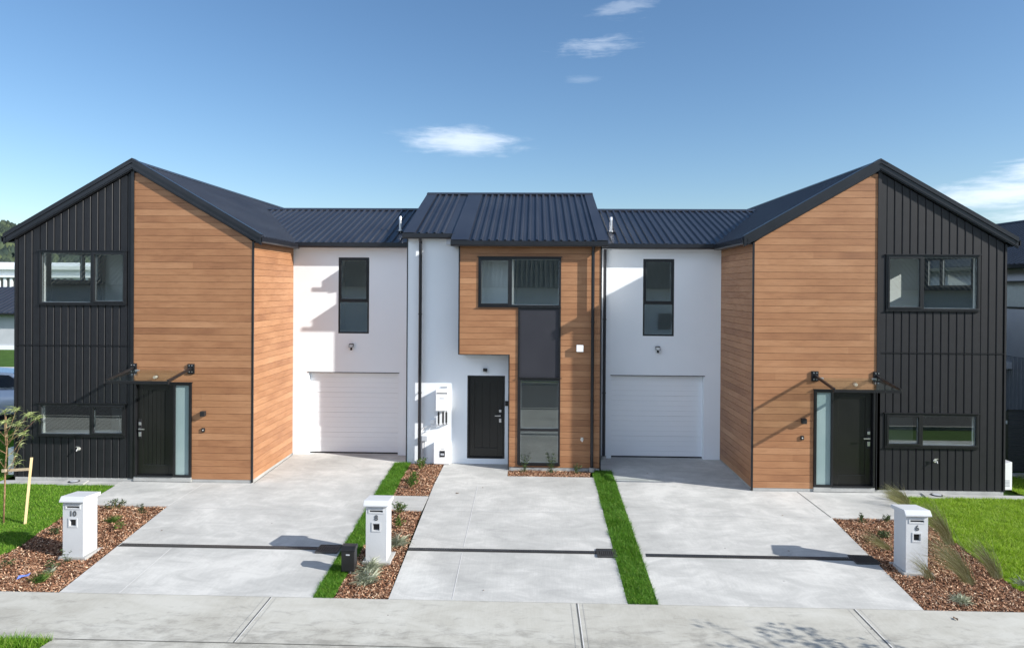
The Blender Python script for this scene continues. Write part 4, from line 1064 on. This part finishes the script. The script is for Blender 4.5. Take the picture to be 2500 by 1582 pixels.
# dark service pedestal
def pedestal():
    x, y = -2.925, -4.27; z = gz(y)
    t = thing('service_pedestal', (x, y, z), 'small black plastic service box in the grass beside mailbox 8', 'service box')
    b = MB(); b.box(x-.105, x+.105, y-.09, y+.09, z+.03, z+.36); b.build('housing', M['plasblack'], t, bevel=.012)
    b = MB(); b.prism([(x-.115, y-.10, z+.36), (x+.115, y-.10, z+.36), (x+.115, y-.02, z+.41), (x-.115, y-.02, z+.41)], (0, .001, 0))
    b.v, b.f, b.m = [], [], []
    b.prism([(x-.115, y-.10, z+.355), (x-.115, y-.10, z+.38), (x-.115, y-.03, z+.42), (x-.115, y+.10, z+.42), (x-.115, y+.10, z+.355)], (.23, 0, 0)); b.build('lid', M['plasblack'], t, bevel=.008)
    b = MB(); b.box(x-.03, x+.03, y-.093, y-.089, z+.29, z+.31); b.build('name_plate', M['plasgrey'], t)
    b = MB(); b.box(x-.03, x+.03, y-.03, y+.03, z-.1, z+.03); b.build('post', M['plasgrey'], t)
pedestal()

# ------------------------------------------------------------------ plants
def blades(pts_list, mat, name, parent=None, loc=None):
    """pts_list: list of (points, width) ribbons"""
    V, F = [], []
    for pts, w in pts_list:
        k = len(pts); base = len(V)
        for i, p in enumerate(pts):
            t = Vector(pts[min(i+1, k-1)])-Vector(pts[max(i-1, 0)]); s = t.cross(Vector((.3, 1, .2)))
            if s.length < 1e-6: s = Vector((1, 0, 0))
            s.normalize(); ww = w*(1-(i/(k-1))**1.5*.9)
            V.append(tuple(Vector(p)-s*ww)); V.append(tuple(Vector(p)+s*ww))
        for i in range(k-1): F.append((base+2*i, base+2*i+1, base+2*i+3, base+2*i+2))
    return mesh_obj(name, V, F, mat, parent)
def arc_blade(b0, az, L, lift, droop, w, seg=6):
    p = Vector(b0); out = [p.copy()]; el = lift
    for i in range(seg):
        p = p + Vector((math.cos(az)*math.cos(el), math.sin(az)*math.cos(el), math.sin(el)))*(L/seg); out.append(p.copy()); el -= droop/seg
    return out, w
def small_plant(x, y, kind, h, r, label, cat='plant', group='small plants in the bark beds', n=None):
    z = gz(y)-.01; t = thing({'shrub':'small_shrub','silver':'silver_plant','weed':'wispy_plant','tuft':'grass_tuft','dark':'dark_shrub'}[kind], (x, y, z), label, cat, group)
    L = []
    if kind in ('shrub', 'dark'):
        n = n or 170; stems = []
        for i in range(9):
            a = random.uniform(0, 6.28); e = random.uniform(.7, 1.5); q = Vector((math.cos(a)*math.cos(e)*r*1.6, math.sin(a)*math.cos(e)*r*1.6, math.sin(e)*h*.9)); stems.append(q)
        sb = MB()
        for q in stems: sb.tube([(x, y, z), (x+q.x*.5, y+q.y*.5, z+q.z*.6), (x+q.x, y+q.y, z+q.z)], [.005, .004, .002], 5)
        sb.build('stem', M['bark'], t)
        for i in range(n):
            q = random.choice(stems); f = random.uniform(.3, 1.05); p = Vector((x, y, z))+Vector((q.x*f, q.y*f, q.z*f))+Vector((random.gauss(0, .022), random.gauss(0, .022), random.gauss(0, .02)))
            p.z = max(p.z, z+.01)
            L.append(arc_blade(p, random.uniform(0, 6.28), random.uniform(.03, .06), random.uniform(-.2, 1.3), .5, random.uniform(.007, .012), 2))
        blades(L, M['shrub' if kind == 'shrub' else 'darkshrub'], 'foliage', t)
    elif kind == 'silver':
        for i in range(n or 150):
            a = random.uniform(0, 6.28); L.append(arc_blade((x+random.gauss(0, r*.28), y+random.gauss(0, r*.28), z), a, random.uniform(.6, 1.1)*h*1.15, random.uniform(.5, 1.45), random.uniform(.6, 1.8), random.uniform(.006, .010), 4))
        blades(L, M['silver'], 'foliage', t)
    elif kind == 'weed':
        for i in range(n or 9):
            a = random.uniform(0, 6.28); s = arc_blade((x+random.gauss(0, r*.15), y+random.gauss(0, r*.15), z), a, h*random.uniform(.6, 1.05), random.uniform(1.1, 1.5), random.uniform(.1, .6), .004, 5); L.append(s)
            for p in s[0][2:]:
                for k in range(4): L.append(arc_blade(p, random.uniform(0, 6.28), random.uniform(.03, .06), random.uniform(-.2, 1), .4, .006, 2))
        for i in range(30): L.append(arc_blade((x+random.gauss(0, r*.4), y+random.gauss(0, r*.4), z), random.uniform(0, 6.28), h*.3, random.uniform(.6, 1.4), .8, .004, 3))
        blades(L, M['darkshrub'], 'foliage', t)
    elif kind == 'tuft':
        for i in range(n or 160):
            a = random.uniform(0, 6.28); L.append(arc_blade((x+random.gauss(0, r*.25), y+random.gauss(0, r*.25), z), a, random.uniform(.7, 1.1)*h*1.2, random.uniform(.6, 1.45), random.uniform(.5, 1.6), .0035, 4))
        blades(L, M['shrub'], 'foliage', t)
    return t
P_ = small_plant
P_(-8.30, -1.72, 'dark', .20, .16, 'dark spreading shrub at the back of the left bed, just behind mailbox 10')
P_(-7.68, -1.88, 'weed', .17, .12, 'thin upright sprig near the path corner at the back right of the left bed', n=6)
P_(-7.95, -2.38, 'tuft', .15, .12, 'bright green tuft in the middle of the left bed, right of mailbox 10')
P_(-7.64, -2.72, 'shrub', .16, .09, 'small green sprig nearest the driveway, right of mailbox 10', n=60)
P_(-8.24, -2.50, 'silver', .09, .08, 'faint grey-green seedling touching the right side of mailbox 10', n=50)
P_(-8.62, -2.97, 'dark', .11, .13, 'low flat shrub left of mailbox 10 beside the lawn edge', n=90)
P_(-7.66, -4.10, 'weed', .28, .07, 'tall thin weed standing right in front of mailbox 10', n=3)
P_(-7.75, -4.28, 'dark', .08, .14, 'low sprawling weed at the foot of mailbox 10', n=80)
P_(-7.60, -4.80, 'tuft', .17, .13, 'dome of fine green grass near the front edge of the left bed')
P_(-7.66, -4.48, 'silver', .10, .08, 'grey-green seedling behind the dome of grass in the left bed', n=60)
P_(-8.50, -4.30, 'dark', .09, .10, 'low dark weed at the left photo edge of the left bed', n=60)
P_(-2.66, 1.28, 'shrub', .30, .12, 'rounded green shrub against the white wall under the isolator switch', n=230)
P_(-2.66, .25, 'shrub', .24, .11, 'rounded green shrub, upper one of the touching pair in the narrow bed', n=200)
P_(-2.65, -.15, 'shrub', .26, .12, 'rounded green shrub, lower one of the touching pair in the narrow bed', n=220)
P_(-2.63, -1.72, 'shrub', .24, .11, 'rounded green shrub just behind the cap of mailbox 8', n=200)
P_(-2.50, -2.45, 'shrub', .20, .09, 'green shrub half hidden behind the right side of mailbox 8', n=120)
P_(-2.34, -3.20, 'silver', .24, .15, 'silver spiky plant peeping out right of mailbox 8')
P_(-2.60, -4.22, 'silver', .24, .15, 'silver spiky plant in front of mailbox 8, the one nearer to it')
P_(-2.56, -4.62, 'silver', .24, .17, 'silver spiky plant in front of mailbox 8, the one nearer the footpath', n=190)
P_(-.20, 1.22, 'weed', .42, .12, 'upright wispy plant under the left side of the tall middle window', n=7)
P_(.43, 1.22, 'weed', .44, .14, 'upright wispy plant under the right side of the tall middle window', n=9)
P_(1.04, 1.22, 'weed', .20, .12, 'short wispy plant near the downpipe of the middle house', n=8)
P_(6.35, -1.70, 'weed', .17, .14, 'sparse weed at the back left corner of the right bed', n=7)
P_(6.80, -1.70, 'weed', .15, .12, 'sparse weed at the back of the right bed behind mailbox 6', n=7)
P_(6.35, -2.50, 'dark', .12, .16, 'low dark shrub in the right bed, back left of mailbox 6', n=130)
P_(6.30, -4.88, 'silver', .15, .14, 'silver plant near the front of the right bed')
P_(7.60, -4.30, 'silver', .16, .12, 'silver plant at the lawn edge of the right bed', n=80)
P_(-11.1, -5.02, 'dark', .10, .1, 'weed by the footpath at the left photo edge', n=40)

def tussock(x, y, h, n, az, label, spread=.5, lift=1.25, droop=.9):
    z = gz(y)-.01; t = thing('tussock_grass', (x, y, z), label, 'grass clump', 'leaning tussock grasses in the right bed'); L = []
    for i in range(n):
        a = az+random.gauss(0, spread); L.append(arc_blade((x+random.gauss(0, .035), y+random.gauss(0, .035), z), a, h*random.uniform(.55, 1.1), lift+random.gauss(0, .14), droop*random.uniform(.6, 1.4), random.uniform(.0018, .0034), 7))
    blades(L, M['tuss'], 'blades', t); return t
LE = math.pi*.97
tussock(7.40, -2.72, .90, 240, LE, 'tall tussock leaning left behind mailbox 6 at the lawn edge', lift=1.2, droop=.75)
tussock(6.82, -4.22, .92, 260, LE-.15, 'large tussock right of mailbox 6 leaning back towards it', lift=1.05, droop=.7)
tussock(7.38, -4.02, .68, 190, LE, 'tussock at the lawn edge, rightmost in the right bed', lift=1.2, droop=.6)
tussock(6.28, -4.12, .50, 70, LE, 'thin wispy tussock in front of mailbox 6', lift=1.1, droop=1.0, spread=.9)
tussock(7.62, -.95, .60, 380, LE-.1, 'brown tussock behind mailbox 6 nearest the right house door path', lift=.95, droop=.8)
tussock(7.78, -.60, .52, 320, LE, 'low brown tussock on the lawn below the dark cladding', lift=.9, droop=.8)
tussock(6.20, -3.00, .50, 130, LE, 'wispy tussock leaning out over the driveway left of mailbox 6', lift=.75, droop=.8)

# staked sapling
def sapling():
    x, y = -9.97, -2.50; z = gz(y); t = thing('young_tree', (x, y, z), 'young tree with thin pale leaves tied to a stake on the left lawn', 'tree')
    b = MB(); tr = [(x, y, z-.05), (x+.02, y, z+.5), (x+.03, y, z+.96), (x+.05, y+.02, z+1.5), (x+.04, y, z+2.0)]
    b.tube(tr, [.016, .015, .014, .012, .007], 8); b.build('trunk', M['bark'], t, smooth=True)
    br = []; L = []; bb = MB(); random.seed(21)
    tips = [(.42, 0, 2.02), (.30, -.1, 1.86), (.55, .05, 1.95), (-.1, .1, 2.05), (-.35, 0, 1.9), (-.5, -.1, 1.75), (.12, .1, 2.1), (.36, 0, 1.66), (.28, -.1, 1.3), (-.25, 0, 1.45), (.20, .1, 1.42), (-.45, .1, 2.05), (.05, -.1, 1.9), (.22, 0, 1.12)]
    for dx, dy, zz in tips:
        z0 = z+max(.9, zz-.45); p0 = Vector((x+.04, y, z0)); p2 = Vector((x+.04+dx, y+dy, z+zz)); p1 = (p0+p2)/2+Vector((0, 0, -.06))
        bb.tube([p0, p1, p2], [.007, .005, .003], 6)
        for i in range(30 if zz > 1.6 else 13):
            a = random.uniform(0, 6.28); L.append(arc_blade(p2+Vector((random.gauss(0, .02), random.gauss(0, .02), random.gauss(0, .015))), a, random.uniform(.10, .21), random.uniform(-.3, 1.3), random.uniform(.8, 2.6), random.uniform(.0045, .0075), 5))
        for f in (.4, .7):
            q = p0.lerp(p2, f)
            for i in range(4): L.append(arc_blade(q, random.uniform(0, 6.28), random.uniform(.08, .15), random.uniform(-.3, 1), 1.8, .003, 5))
    bb.build('branches', M['bark'], t); blades(L, M['willow'], 'crown', t)
    xs_, ys_ = -9.55, -2.52; zs = gz(ys_)
    s = thing('tree_stake', (xs_, ys_, zs), 'pale square wooden stake leaning beside the young tree on the left lawn', 'stake')
    b = MB(); b.bar((xs_+.005, ys_, zs-.1), (xs_+.09, ys_+.06, zs+1.22), .045, .045); b.build('post', M['stake'], s, bevel=.003)
    k = MB(); k.bar((x+.0, y-.01, z+.98), (-9.49, y+.0, z+1.01), .008, .05); k.bar((x-.01, y-.025, z+.98), (x+.07, y-.025, z+.985), .03, .055)
    tag(k.build('tree_tie', M['tie']), 'brown fabric strap tying the young tree to its stake', 'tree tie')
    b = MB(); b.bar((-10.60, -2.5, z-.1), (-10.62, -2.5, z+1.1), .045, .045)
sapling()

# litter and leaves
def leaf(x, y, label, s=.03, mat='leafbrown', name='fallen_leaf', cat='leaf', h=.01):
    z = gz(y)+.004; a = random.uniform(0, 6.28); b = MB(); pts = []
    for i in range(8):
        q = i/8*6.283; rr = s*(1-.45*abs(math.sin(q))); pts.append((x+rr*math.cos(q+a), y+rr*math.sin(q+a), z+h*abs(math.cos(q*1.5))))
    n = len(b.v); b.v = [(x, y, z+h*.3)]+pts; b.f = [(0, i+1, (i+1) % 8+1) for i in range(8)]; b.m = [0]*8
    tag(b.build(name, M[mat]), label, cat, 'fallen leaves' if name == 'fallen_leaf' else None)
leaf(-1.61, -.47, 'brown leaf at the back left of the middle driveway, nearest the narrow bed', .04)
leaf(-1.09, -.09, 'tiny brown leaf on the middle driveway below the black front door', .02)
leaf(-6.79, -2.76, 'tiny dark leaf on the left driveway beside the left bed', .02)
leaf(4.91, -1.48, 'tiny leaf on the right driveway short of the path', .018)
leaf(4.42, -3.17, 'tiny leaf inside the shadow of mailbox 6', .02)
leaf(5.92, -5.40, 'dark curled leaf on the footpath in front of the right bed', .045, h=.02)
leaf(2.7, 1.2, 'dark leaf in the shade in front of the right garage door', .025)
leaf(-.73, -4.82, 'tiny leaf near the footpath end of the middle driveway', .015)
leaf(-7.93, -4.70, 'crumpled blue wrapper on the bark of the left bed', .10, 'bluewrap', 'litter', 'litter', .04)

# ------------------------------------------------------------------ left background
def far_left():
    # grey neighbouring building with ribbed roof
    t = thing('low_house', (-42, 31, -.1), 'low grey-walled house with black ribbed roof behind the left lawn', 'house')
    b = MB(); b.box(-60, -25, 31, 39, -.2, 2.5); b.build('wall', noisy('grey_block_wall', (.42,.44,.47), (.47,.49,.52), 2, .8), t)
    b = MB(); b.box(-60.1, -24.9, 30.9, 31, -.2, .12); b.build('plinth', M['white'], t)
    b = MB(); ribbed(b, (-61, 30.4, 2.35), (1, 0, 0), (0, 4.6, 1.75), 37, math.hypot(4.6, 1.75), pitch=.4, h=.06); ribbed(b, (-61, 39.6, 2.35), (1, 0, 0), (0, -4.6, 1.75), 37, math.hypot(4.6, 1.75), pitch=.4); b.build('roof', M['roof'], t)
    gutter_run((-61, 30.45, 2.36), (-24, 30.45, 2.36), t)
    # white industrial building
    t = thing('white_warehouse', (-90, 80, 0), 'long white warehouse with louvred openings far behind the left house', 'building')
    b = MB(); b.box(-130, -35, 80, 110, -.5, 6.4); b.build('wall', M['white'], t)
    b = MB(); b.prism([(-131, 79.4, 6.4), (-131, 79.4, 6.9), (-131, 95, 7.9), (-131, 111, 6.9), (-131, 111, 6.4)], (97, 0, 0)); b.build('roof', M['white'], t)
    b = MB()
    for k in range(14):
        x = -120+k*6.3; b.box(x, x+5.2, 79.9, 80.02, 2.2, 5.2)
    b.build('opening', noisy('louvre_shade', (.10,.10,.10), (.2,.2,.19), 1, .8), t)
    b = MB()
    for k in range(14):
        x = -120+k*6.3
        for j in range(6): b.box(x+j*.9, x+j*.9+.35, 79.7, 79.9, 2.2, 5.2)
    b.box(-130, -35, 79.5, 79.9, 5.3, 5.6); b.build('louvre', M['white'], t)
    # path and dark box on the far lawn
    sheet('far_path', [[(-40, 18), (-12.5, 18), (-12.5, 20.6), (-40, 20.6)]], M['drive'], .0, .08)['kind'] = 'structure'
    t = thing('utility_box', (-24.6, 26, -.1), 'small black utility box on the lawn behind the parked car', 'utility box')
    b = MB(); b.box(-25.0, -24.3, 25.8, 26.2, -.1, .65); b.build('cabinet', M['plasblack'], t, bevel=.03)
    b = MB(); b.box(-25.05, -24.25, 25.75, 26.25, .65, .70); b.build('lid', M['plasblack'], t, bevel=.01)
    # parking pad under the car
    sheet('parking_pad', [[(-30, 4.5), (-16.0, 4.5), (-16.0, 12.5), (-30, 12.5)]], M['road'], -.02, .06)['kind'] = 'structure'
far_left()

def hatchback():
    # rear three-quarter of a pale car parked beyond the left house
    cx, cy, rz = -17.35, 7.2, R(200)
    t = thing('parked_car', (cx, cy, -.09), 'pale silver-blue hatchback parked at the left photo edge behind the young tree', 'car', rz=0)
    paint = noisy('car_paint', (.55,.60,.70), (.60,.65,.74), 1, .22, .3, .5)
    ca, sa = math.cos(rz), math.sin(rz); zb = -.09
    def T(x, y, z): return (cx+x*ca-y*sa, cy+x*sa+y*ca, zb+z)
    def loft(secs):
        b = MB(); k = len(secs[0])
        for s in secs: b.v += [T(*p) for p in s]
        for i in range(len(secs)-1):
            for j in range(k): j2 = (j+1) % k; b.f.append((i*k+j, i*k+j2, (i+1)*k+j2, (i+1)*k+j)); b.m.append(0)
        b.f.append(tuple(range(k))[::-1]); b.m.append(0); b.f.append(tuple(range((len(secs)-1)*k, len(secs)*k))); b.m.append(0)
        return b
    def sec(x, w, z0, z1, tw=None, r=.1):
        tw = tw or w*.9
        return [(x, -w, z0+r), (x, -w+r*.5, z0), (x, w-r*.5, z0), (x, w, z0+r), (x, w*1.0, (z0+z1)*.55), (x, tw, z1-.05), (x, tw-.1, z1), (x, -tw+.1, z1), (x, -tw, z1-.05), (x, -w, (z0+z1)*.55)]
    bd = loft([sec(-2.12, .70, .35, .72), sec(-2.0, .84, .25, .86), sec(-1.2, .89, .2, .98), sec(-.6, .90, .2, 1.02), sec(.8, .90, .2, 1.04), sec(1.7, .89, .2, 1.06), sec(2.02, .86, .28, 1.05), sec(2.12, .80, .38, .98)])
    body = bd.build('body', paint, t, smooth=True, bevel=.02)
    cb = loft([[(-1.1, -.80, 1.0), (-1.1, .80, 1.0), (-1.08, .80, 1.02), (-1.08, -.80, 1.02)], [(-.3, -.70, 1.0), (-.3, .70, 1.0), (-.3, .62, 1.50), (-.3, -.62, 1.50)], [(.5, -.76, 1.0), (.5, .76, 1.0), (.5, .62, 1.58), (.5, -.62, 1.58)], [(1.5, -.80, 1.0), (1.5, .80, 1.0), (1.5, .60, 1.54), (1.5, -.60, 1.54)], [(1.98, -.78, 1.0), (1.98, .78, 1.0), (1.84, .60, 1.42), (1.84, -.60, 1.42)]])
    cb.build('cabin', paint, t, bevel=.03)
    gm = noisy('car_glass', (.01,.012,.015), (.02,.022,.026), 1, .08)
    for s in (-1, 1):
        b = MB(); b.prism([T(x, s*(y+.012), z) for x, y, z in ((-.75, .80, 1.06), (.5, .80, 1.08), (1.55, .80, 1.12), (1.72, .75, 1.22), (1.45, .67, 1.42), (.5, .655, 1.50), (-.2, .66, 1.44))], Vector(T(0, s*.01, 0))-Vector(T(0, 0, 0))); b.build('side_window', gm, t)
        b = MB(); b.prism([T(1.95, s*.88, .82), T(2.10, s*.55, .82), T(2.12, s*.50, .95), T(1.85, s*.90, 1.02)], Vector(T(.02, s*.02, 0))-Vector(T(0, 0, 0))); b.build('tail_lamp', noisy('tail_lamp_red', (.25,.01,.02), (.35,.02,.03), 3, .15), t)
        for x in (-1.35, 1.3):
            b = MB(); b.cyl(T(x, s*.72, .32), Vector(T(0, s, 0))-Vector(T(0, 0, 0)), .32, .2, 28); wv = b.build('wheel', M['plasblack'], t, bevel=.02)
            b = MB(); b.cyl(T(x, s*.90, .32), Vector(T(0, s, 0))-Vector(T(0, 0, 0)), .2, .03, 20); b.build('rim', M['steel'], wv)
    b = MB(); b.prism([T(2.0, -.68, 1.08), T(2.0, .68, 1.08), T(1.88, .56, 1.38), T(1.88, -.56, 1.38)], Vector(T(.02, 0, .01))-Vector(T(0, 0, 0))); b.build('rear_window', gm, t)
    b = MB(); b.box(0, 0, 0, 0, 0, 0); b.v, b.f, b.m = [], [], []
    b.prism([T(2.11, -.75, .32), T(2.11, .75, .32), T(2.15, .75, .5), T(2.15, -.75, .5)], Vector(T(.03, 0, 0))-Vector(T(0, 0, 0))); b.build('bumper', paint, t, bevel=.01)
hatchback()

# ------------------------------------------------------------------ hills
def hills():
    nx, ny = 90, 30; V, F = [], []
    for j in range(ny):
        for i in range(nx):
            x = -620+i*8.; y = 170+j*14.
            h = 42*math.exp(-((x+420)/210)**2)*min(1, (y-170)/190)+11*math.exp(-((x+170)/120)**2)*min(1, (y-170)/120)
            h += 5*mnoise.noise(Vector((x*.012, y*.012, 3)))*min(1, (y-170)/100)
            V.append((x, y, max(h, 0)-.5))
    for j in range(ny-1):
        for i in range(nx-1): a = j*nx+i; F.append((a, a+1, a+nx+1, a+nx))
    o = mesh_obj('hills', V, F, noisy('hill_ground', (.03,.05,.02), (.06,.08,.035), .05, .95), smooth=True); o['kind'] = 'structure'
    # forest on it
    n = 6000; VV, FF = [], []; rg = random.Random(5)
    def hz(x, y):
        h = 42*math.exp(-((x+420)/210)**2)*min(1, (y-170)/190)+11*math.exp(-((x+170)/120)**2)*min(1, (y-170)/120)
        return max(h+5*mnoise.noise(Vector((x*.012, y*.012, 3)))*min(1, (y-170)/100), 0)-.8
    for k in range(n):
        y = rg.uniform(180, 420); x = -(y+15)*rg.uniform(.60, 1.05); z = hz(x, y); hh = rg.uniform(4, 9); rr = rg.uniform(1.5, 3.4); base = len(VV)
        con = rg.random() < .5
        m = 6
        for q in range(m): a = q/m*6.28+rg.random(); VV.append((x+rr*math.cos(a)*rg.uniform(.7, 1.2), y+rr*math.sin(a), z+hh*rg.uniform(.1, .35)))
        for q in range(m): a = q/m*6.28+rg.random(); f = .45 if con else .85; VV.append((x+rr*f*math.cos(a)*rg.uniform(.7, 1.2), y+rr*f*math.sin(a), z+hh*rg.uniform(.55, .8)))
        VV.append((x, y, z+hh))
        for q in range(m):
            q2 = (q+1) % m; FF.append((base+q, base+q2, base+m+q2)); FF.append((base+q, base+m+q2, base+m+q)); FF.append((base+m+q, base+m+q2, base+2*m))
    tag(np_mesh('forest', np.array(VV), np.array(FF), island('forest_leaves', [(0,(.022,.036,.030)), (.5,(.036,.052,.038)), (.9,(.052,.072,.042)), (1,(.075,.095,.045))], .9)), 'wooded hillside beyond the white warehouse at the left', 'forest', kind='stuff')
hills()

# ------------------------------------------------------------------ right background
def far_right():
    t = thing('neighbouring_house', (15.6, 5, -.1), 'neighbouring house with black ribbed roof and pale side wall at the right photo edge', 'house')
    xw = 13.0; hole = (3.1, 5.6, 3.8, 4.55)
    b = wall('y', xw, .15, -.4, 10, 2.5, 4.95, [hole]); b.box(xw, 18.2, -.4, -.3, -.2, 4.9); b.box(xw, 18.2, 9.9, 10, -.2, 4.9); b.box(18.1, 18.2, -.3, 9.9, -.2, 4.9); b.build('wall', noisy('neighbour_render', (.46,.48,.52), (.50,.52,.56), 2, .8), t)
    b = vboards('y', xw-.01, .03, -.4, 10, -.1, 2.49, (), pitch=.15, sgn=1); b.build('lower_cladding', noisy('neighbour_board', (.27,.29,.33), (.31,.33,.37), 2, .6), t)
    b = MB(); b.box(xw+.02, xw+.12, -.3, 9.9, -.2, 2.49); b.build('framing', M['void'], t)
    window(t, 'y', xw, *hole, mull=4.9, head=False); room(t, xw+.16, 16, 2.5, 6, 2.6, 4.8)
    b = MB(); SLr = (6.45-4.95)/(15.6-12.75); Lr = math.hypot(2.85, 1.5)
    ribbed(b, (12.75, -.7, 4.97), (0, 1, 0), (2.85, 0, 1.5), 11, Lr); ribbed(b, (18.45, -.7, 4.97), (0, 1, 0), (-2.85, 0, 1.5), 11, Lr); b.build('roof', M['roof'], t)
    b = MB(); b.tube([(15.6, -.7, 6.49), (15.6, 10.3, 6.49)], .05, 8); b.build('ridge_cap', M['roof'], t)
    gutter_run((12.83, -.7, 4.98), (12.83, 10.3, 4.98), t, out=(-1, 0))
    b = MB(); b.prism([(15.6, -.45, 6.4), (13.0, -.45, 5.0), (18.2, -.45, 5.0)], (0, .1, 0)); b.build('gable_wall', M['dark'], t)
    b = MB(); b.box(12.83, xw, 4.0, 4.35, 2.15, 2.35); o = b.build('wall_unit', M['plasgrey'], t, bevel=.02)
    # slatted gate
    t = thing('slatted_gate', (12.1, 1.65, -.1), 'black horizontal slat gate between the right house and its neighbour', 'gate')
    y = 1.62
    b = MB()
    for k in range(14): b.prism([(11.30, y, -.02+k*.103), (11.30, y+.018, -.02+k*.103), (11.30, y+.03, .075+k*.103), (11.30, y+.012, .075+k*.103)], (1.66, 0, 0))
    b.build('slats', M['frame'], t)
    b = MB(); b.box(11.22, 11.30, y-.02, y+.05, -.1, 1.42); b.box(12.96, 13.0, y-.02, y+.05, -.1, 1.42); b.box(11.30, 12.96, y-.012, y+.04, 1.42, 1.45); b.build('gate_frame', M['frame'], t)
    b = MB(); b.box(11.05, 11.17, y-.04, y+.06, -.2, 1.50); b.build('post', M['frame'], t)
    b = MB(); b.box(11.15, 11.26, y-.035, y-.022, 1.12, 1.2); b.box(11.15, 11.26, y-.035, y-.022, .12, .2); b.build('hinge', M['plasgrey'], t)
    b = MB(); b.box(10.9, 13.0, 1.40, 1.55, -.2, -.03); tag(b.build('edging_strip', M['plinth']), 'low concrete edging along the foot of the slatted gate', 'edging')
    P_(11.45, 1.25, 'silver', .16, .14, 'grey-green plant at the foot of the slatted gate', group='plants by the gate', n=80)
far_right()

# ------------------------------------------------------------------ across the street (seen in the window reflections)
def opposite():
    wm = noisy('opposite_wall', (.66,.68,.70), (.72,.74,.75), 1, .8); rm = noisy('opposite_roof', (.055,.065,.062), (.075,.085,.08), 1, .45)
    for k, (x0, x1) in enumerate(((-62, -25), (-21, 17), (21, 58))):
        t = thing('opposite_house', ((x0+x1)/2, -38, -.1), '%s house with ribbed roof across the street, seen only in window reflections' % ('left', 'middle', 'right')[k], 'house', 'houses across the street')
        b = MB(); b.box(x0, x1, -44, -36, -.3, 4.4); b.build('wall', wm, t)
        b = MB(); ribbed(b, (x0-1, -35.3, 4.3), (1, 0, 0), (0, -4.7, 3.1), x1-x0+2, math.hypot(4.7, 3.1), pitch=.38, h=.04); ribbed(b, (x0-1, -44.7, 4.3), (1, 0, 0), (0, 4.7, 3.1), x1-x0+2, math.hypot(4.7, 3.1), pitch=.38); b.build('roof', rm, t)
        x = x0+3
        while x < x1-3:
            b = MB(); b.box(x, x+2, -36.02, -35.95, 1, 2.3); b.build('window', M['frame'], t); x += 7
    sheet('far_driveway', [[(-60, -35), (60, -35), (60, -27), (-60, -27)]], M['drive'], .02, .1)['kind'] = 'structure'
    # verge bank with shrubs
    for k, x in enumerate((-14, -6.5, 1.5, 8.5, 15)):
        r = random.Random(k); L = []
        tt = thing('verge_shrub', (x, -22, -.1), 'dark shrub on the far verge across the street, %s from the camera\'s left' % ('first', 'second', 'third', 'fourth', 'fifth')[k], 'shrub', 'shrubs on the far verge')
        for i in range(500):
            a, q = r.uniform(0, 6.28), r.random()**.5; zz = r.uniform(.0, 1.1)
            L.append(arc_blade((x+math.cos(a)*q*1.6, -22+math.sin(a)*q*.9, zz), r.uniform(0, 6.28), .16, r.uniform(-.5, 1.2), .8, .03, 2))
        blades(L, M['darkshrub'], 'foliage', tt)
opposite()

def street_tree():
    # stands just outside the frame at the lower right; its shadow falls on the footpath
    x, y = 7.6, -8.02; z = gz(y); t = thing('street_tree', (x, y, z), 'leafy young street tree on the verge beyond the lower right photo edge', 'tree')
    rg = random.Random(11); b = MB(); b.tube([(x, y, z-.1), (x+.02, y, z+1.2), (x-.02, y, z+2.6)], [.035, .028, .014], 8); b.build('trunk', M['bark'], t)
    L = []; bb = MB()
    for i in range(20):
        a = rg.uniform(0, 6.28); h0 = rg.uniform(1.2, 2.5); ln = rg.uniform(.5, 1.0)*(1.2-.25*h0/2.6)
        p0 = Vector((x, y, z+h0)); p2 = p0+Vector((math.cos(a)*ln, math.sin(a)*ln, ln*.45)); bb.tube([p0, (p0+p2)/2+Vector((0, 0, .05)), p2], [.011, .008, .004], 5)
        for j in range(22):
            f = rg.uniform(.35, 1.05); q = p0.lerp(p2, f); L.append(arc_blade(q+Vector((rg.gauss(0, .05), rg.gauss(0, .05), rg.gauss(0, .04))), rg.uniform(0, 6.28), rg.uniform(.07, .12), rg.uniform(-.6, .8), .5, .024, 2))
    bb.build('branches', M['bark'], t); blades(L, M['shrub'], 'crown', t)
street_tree()
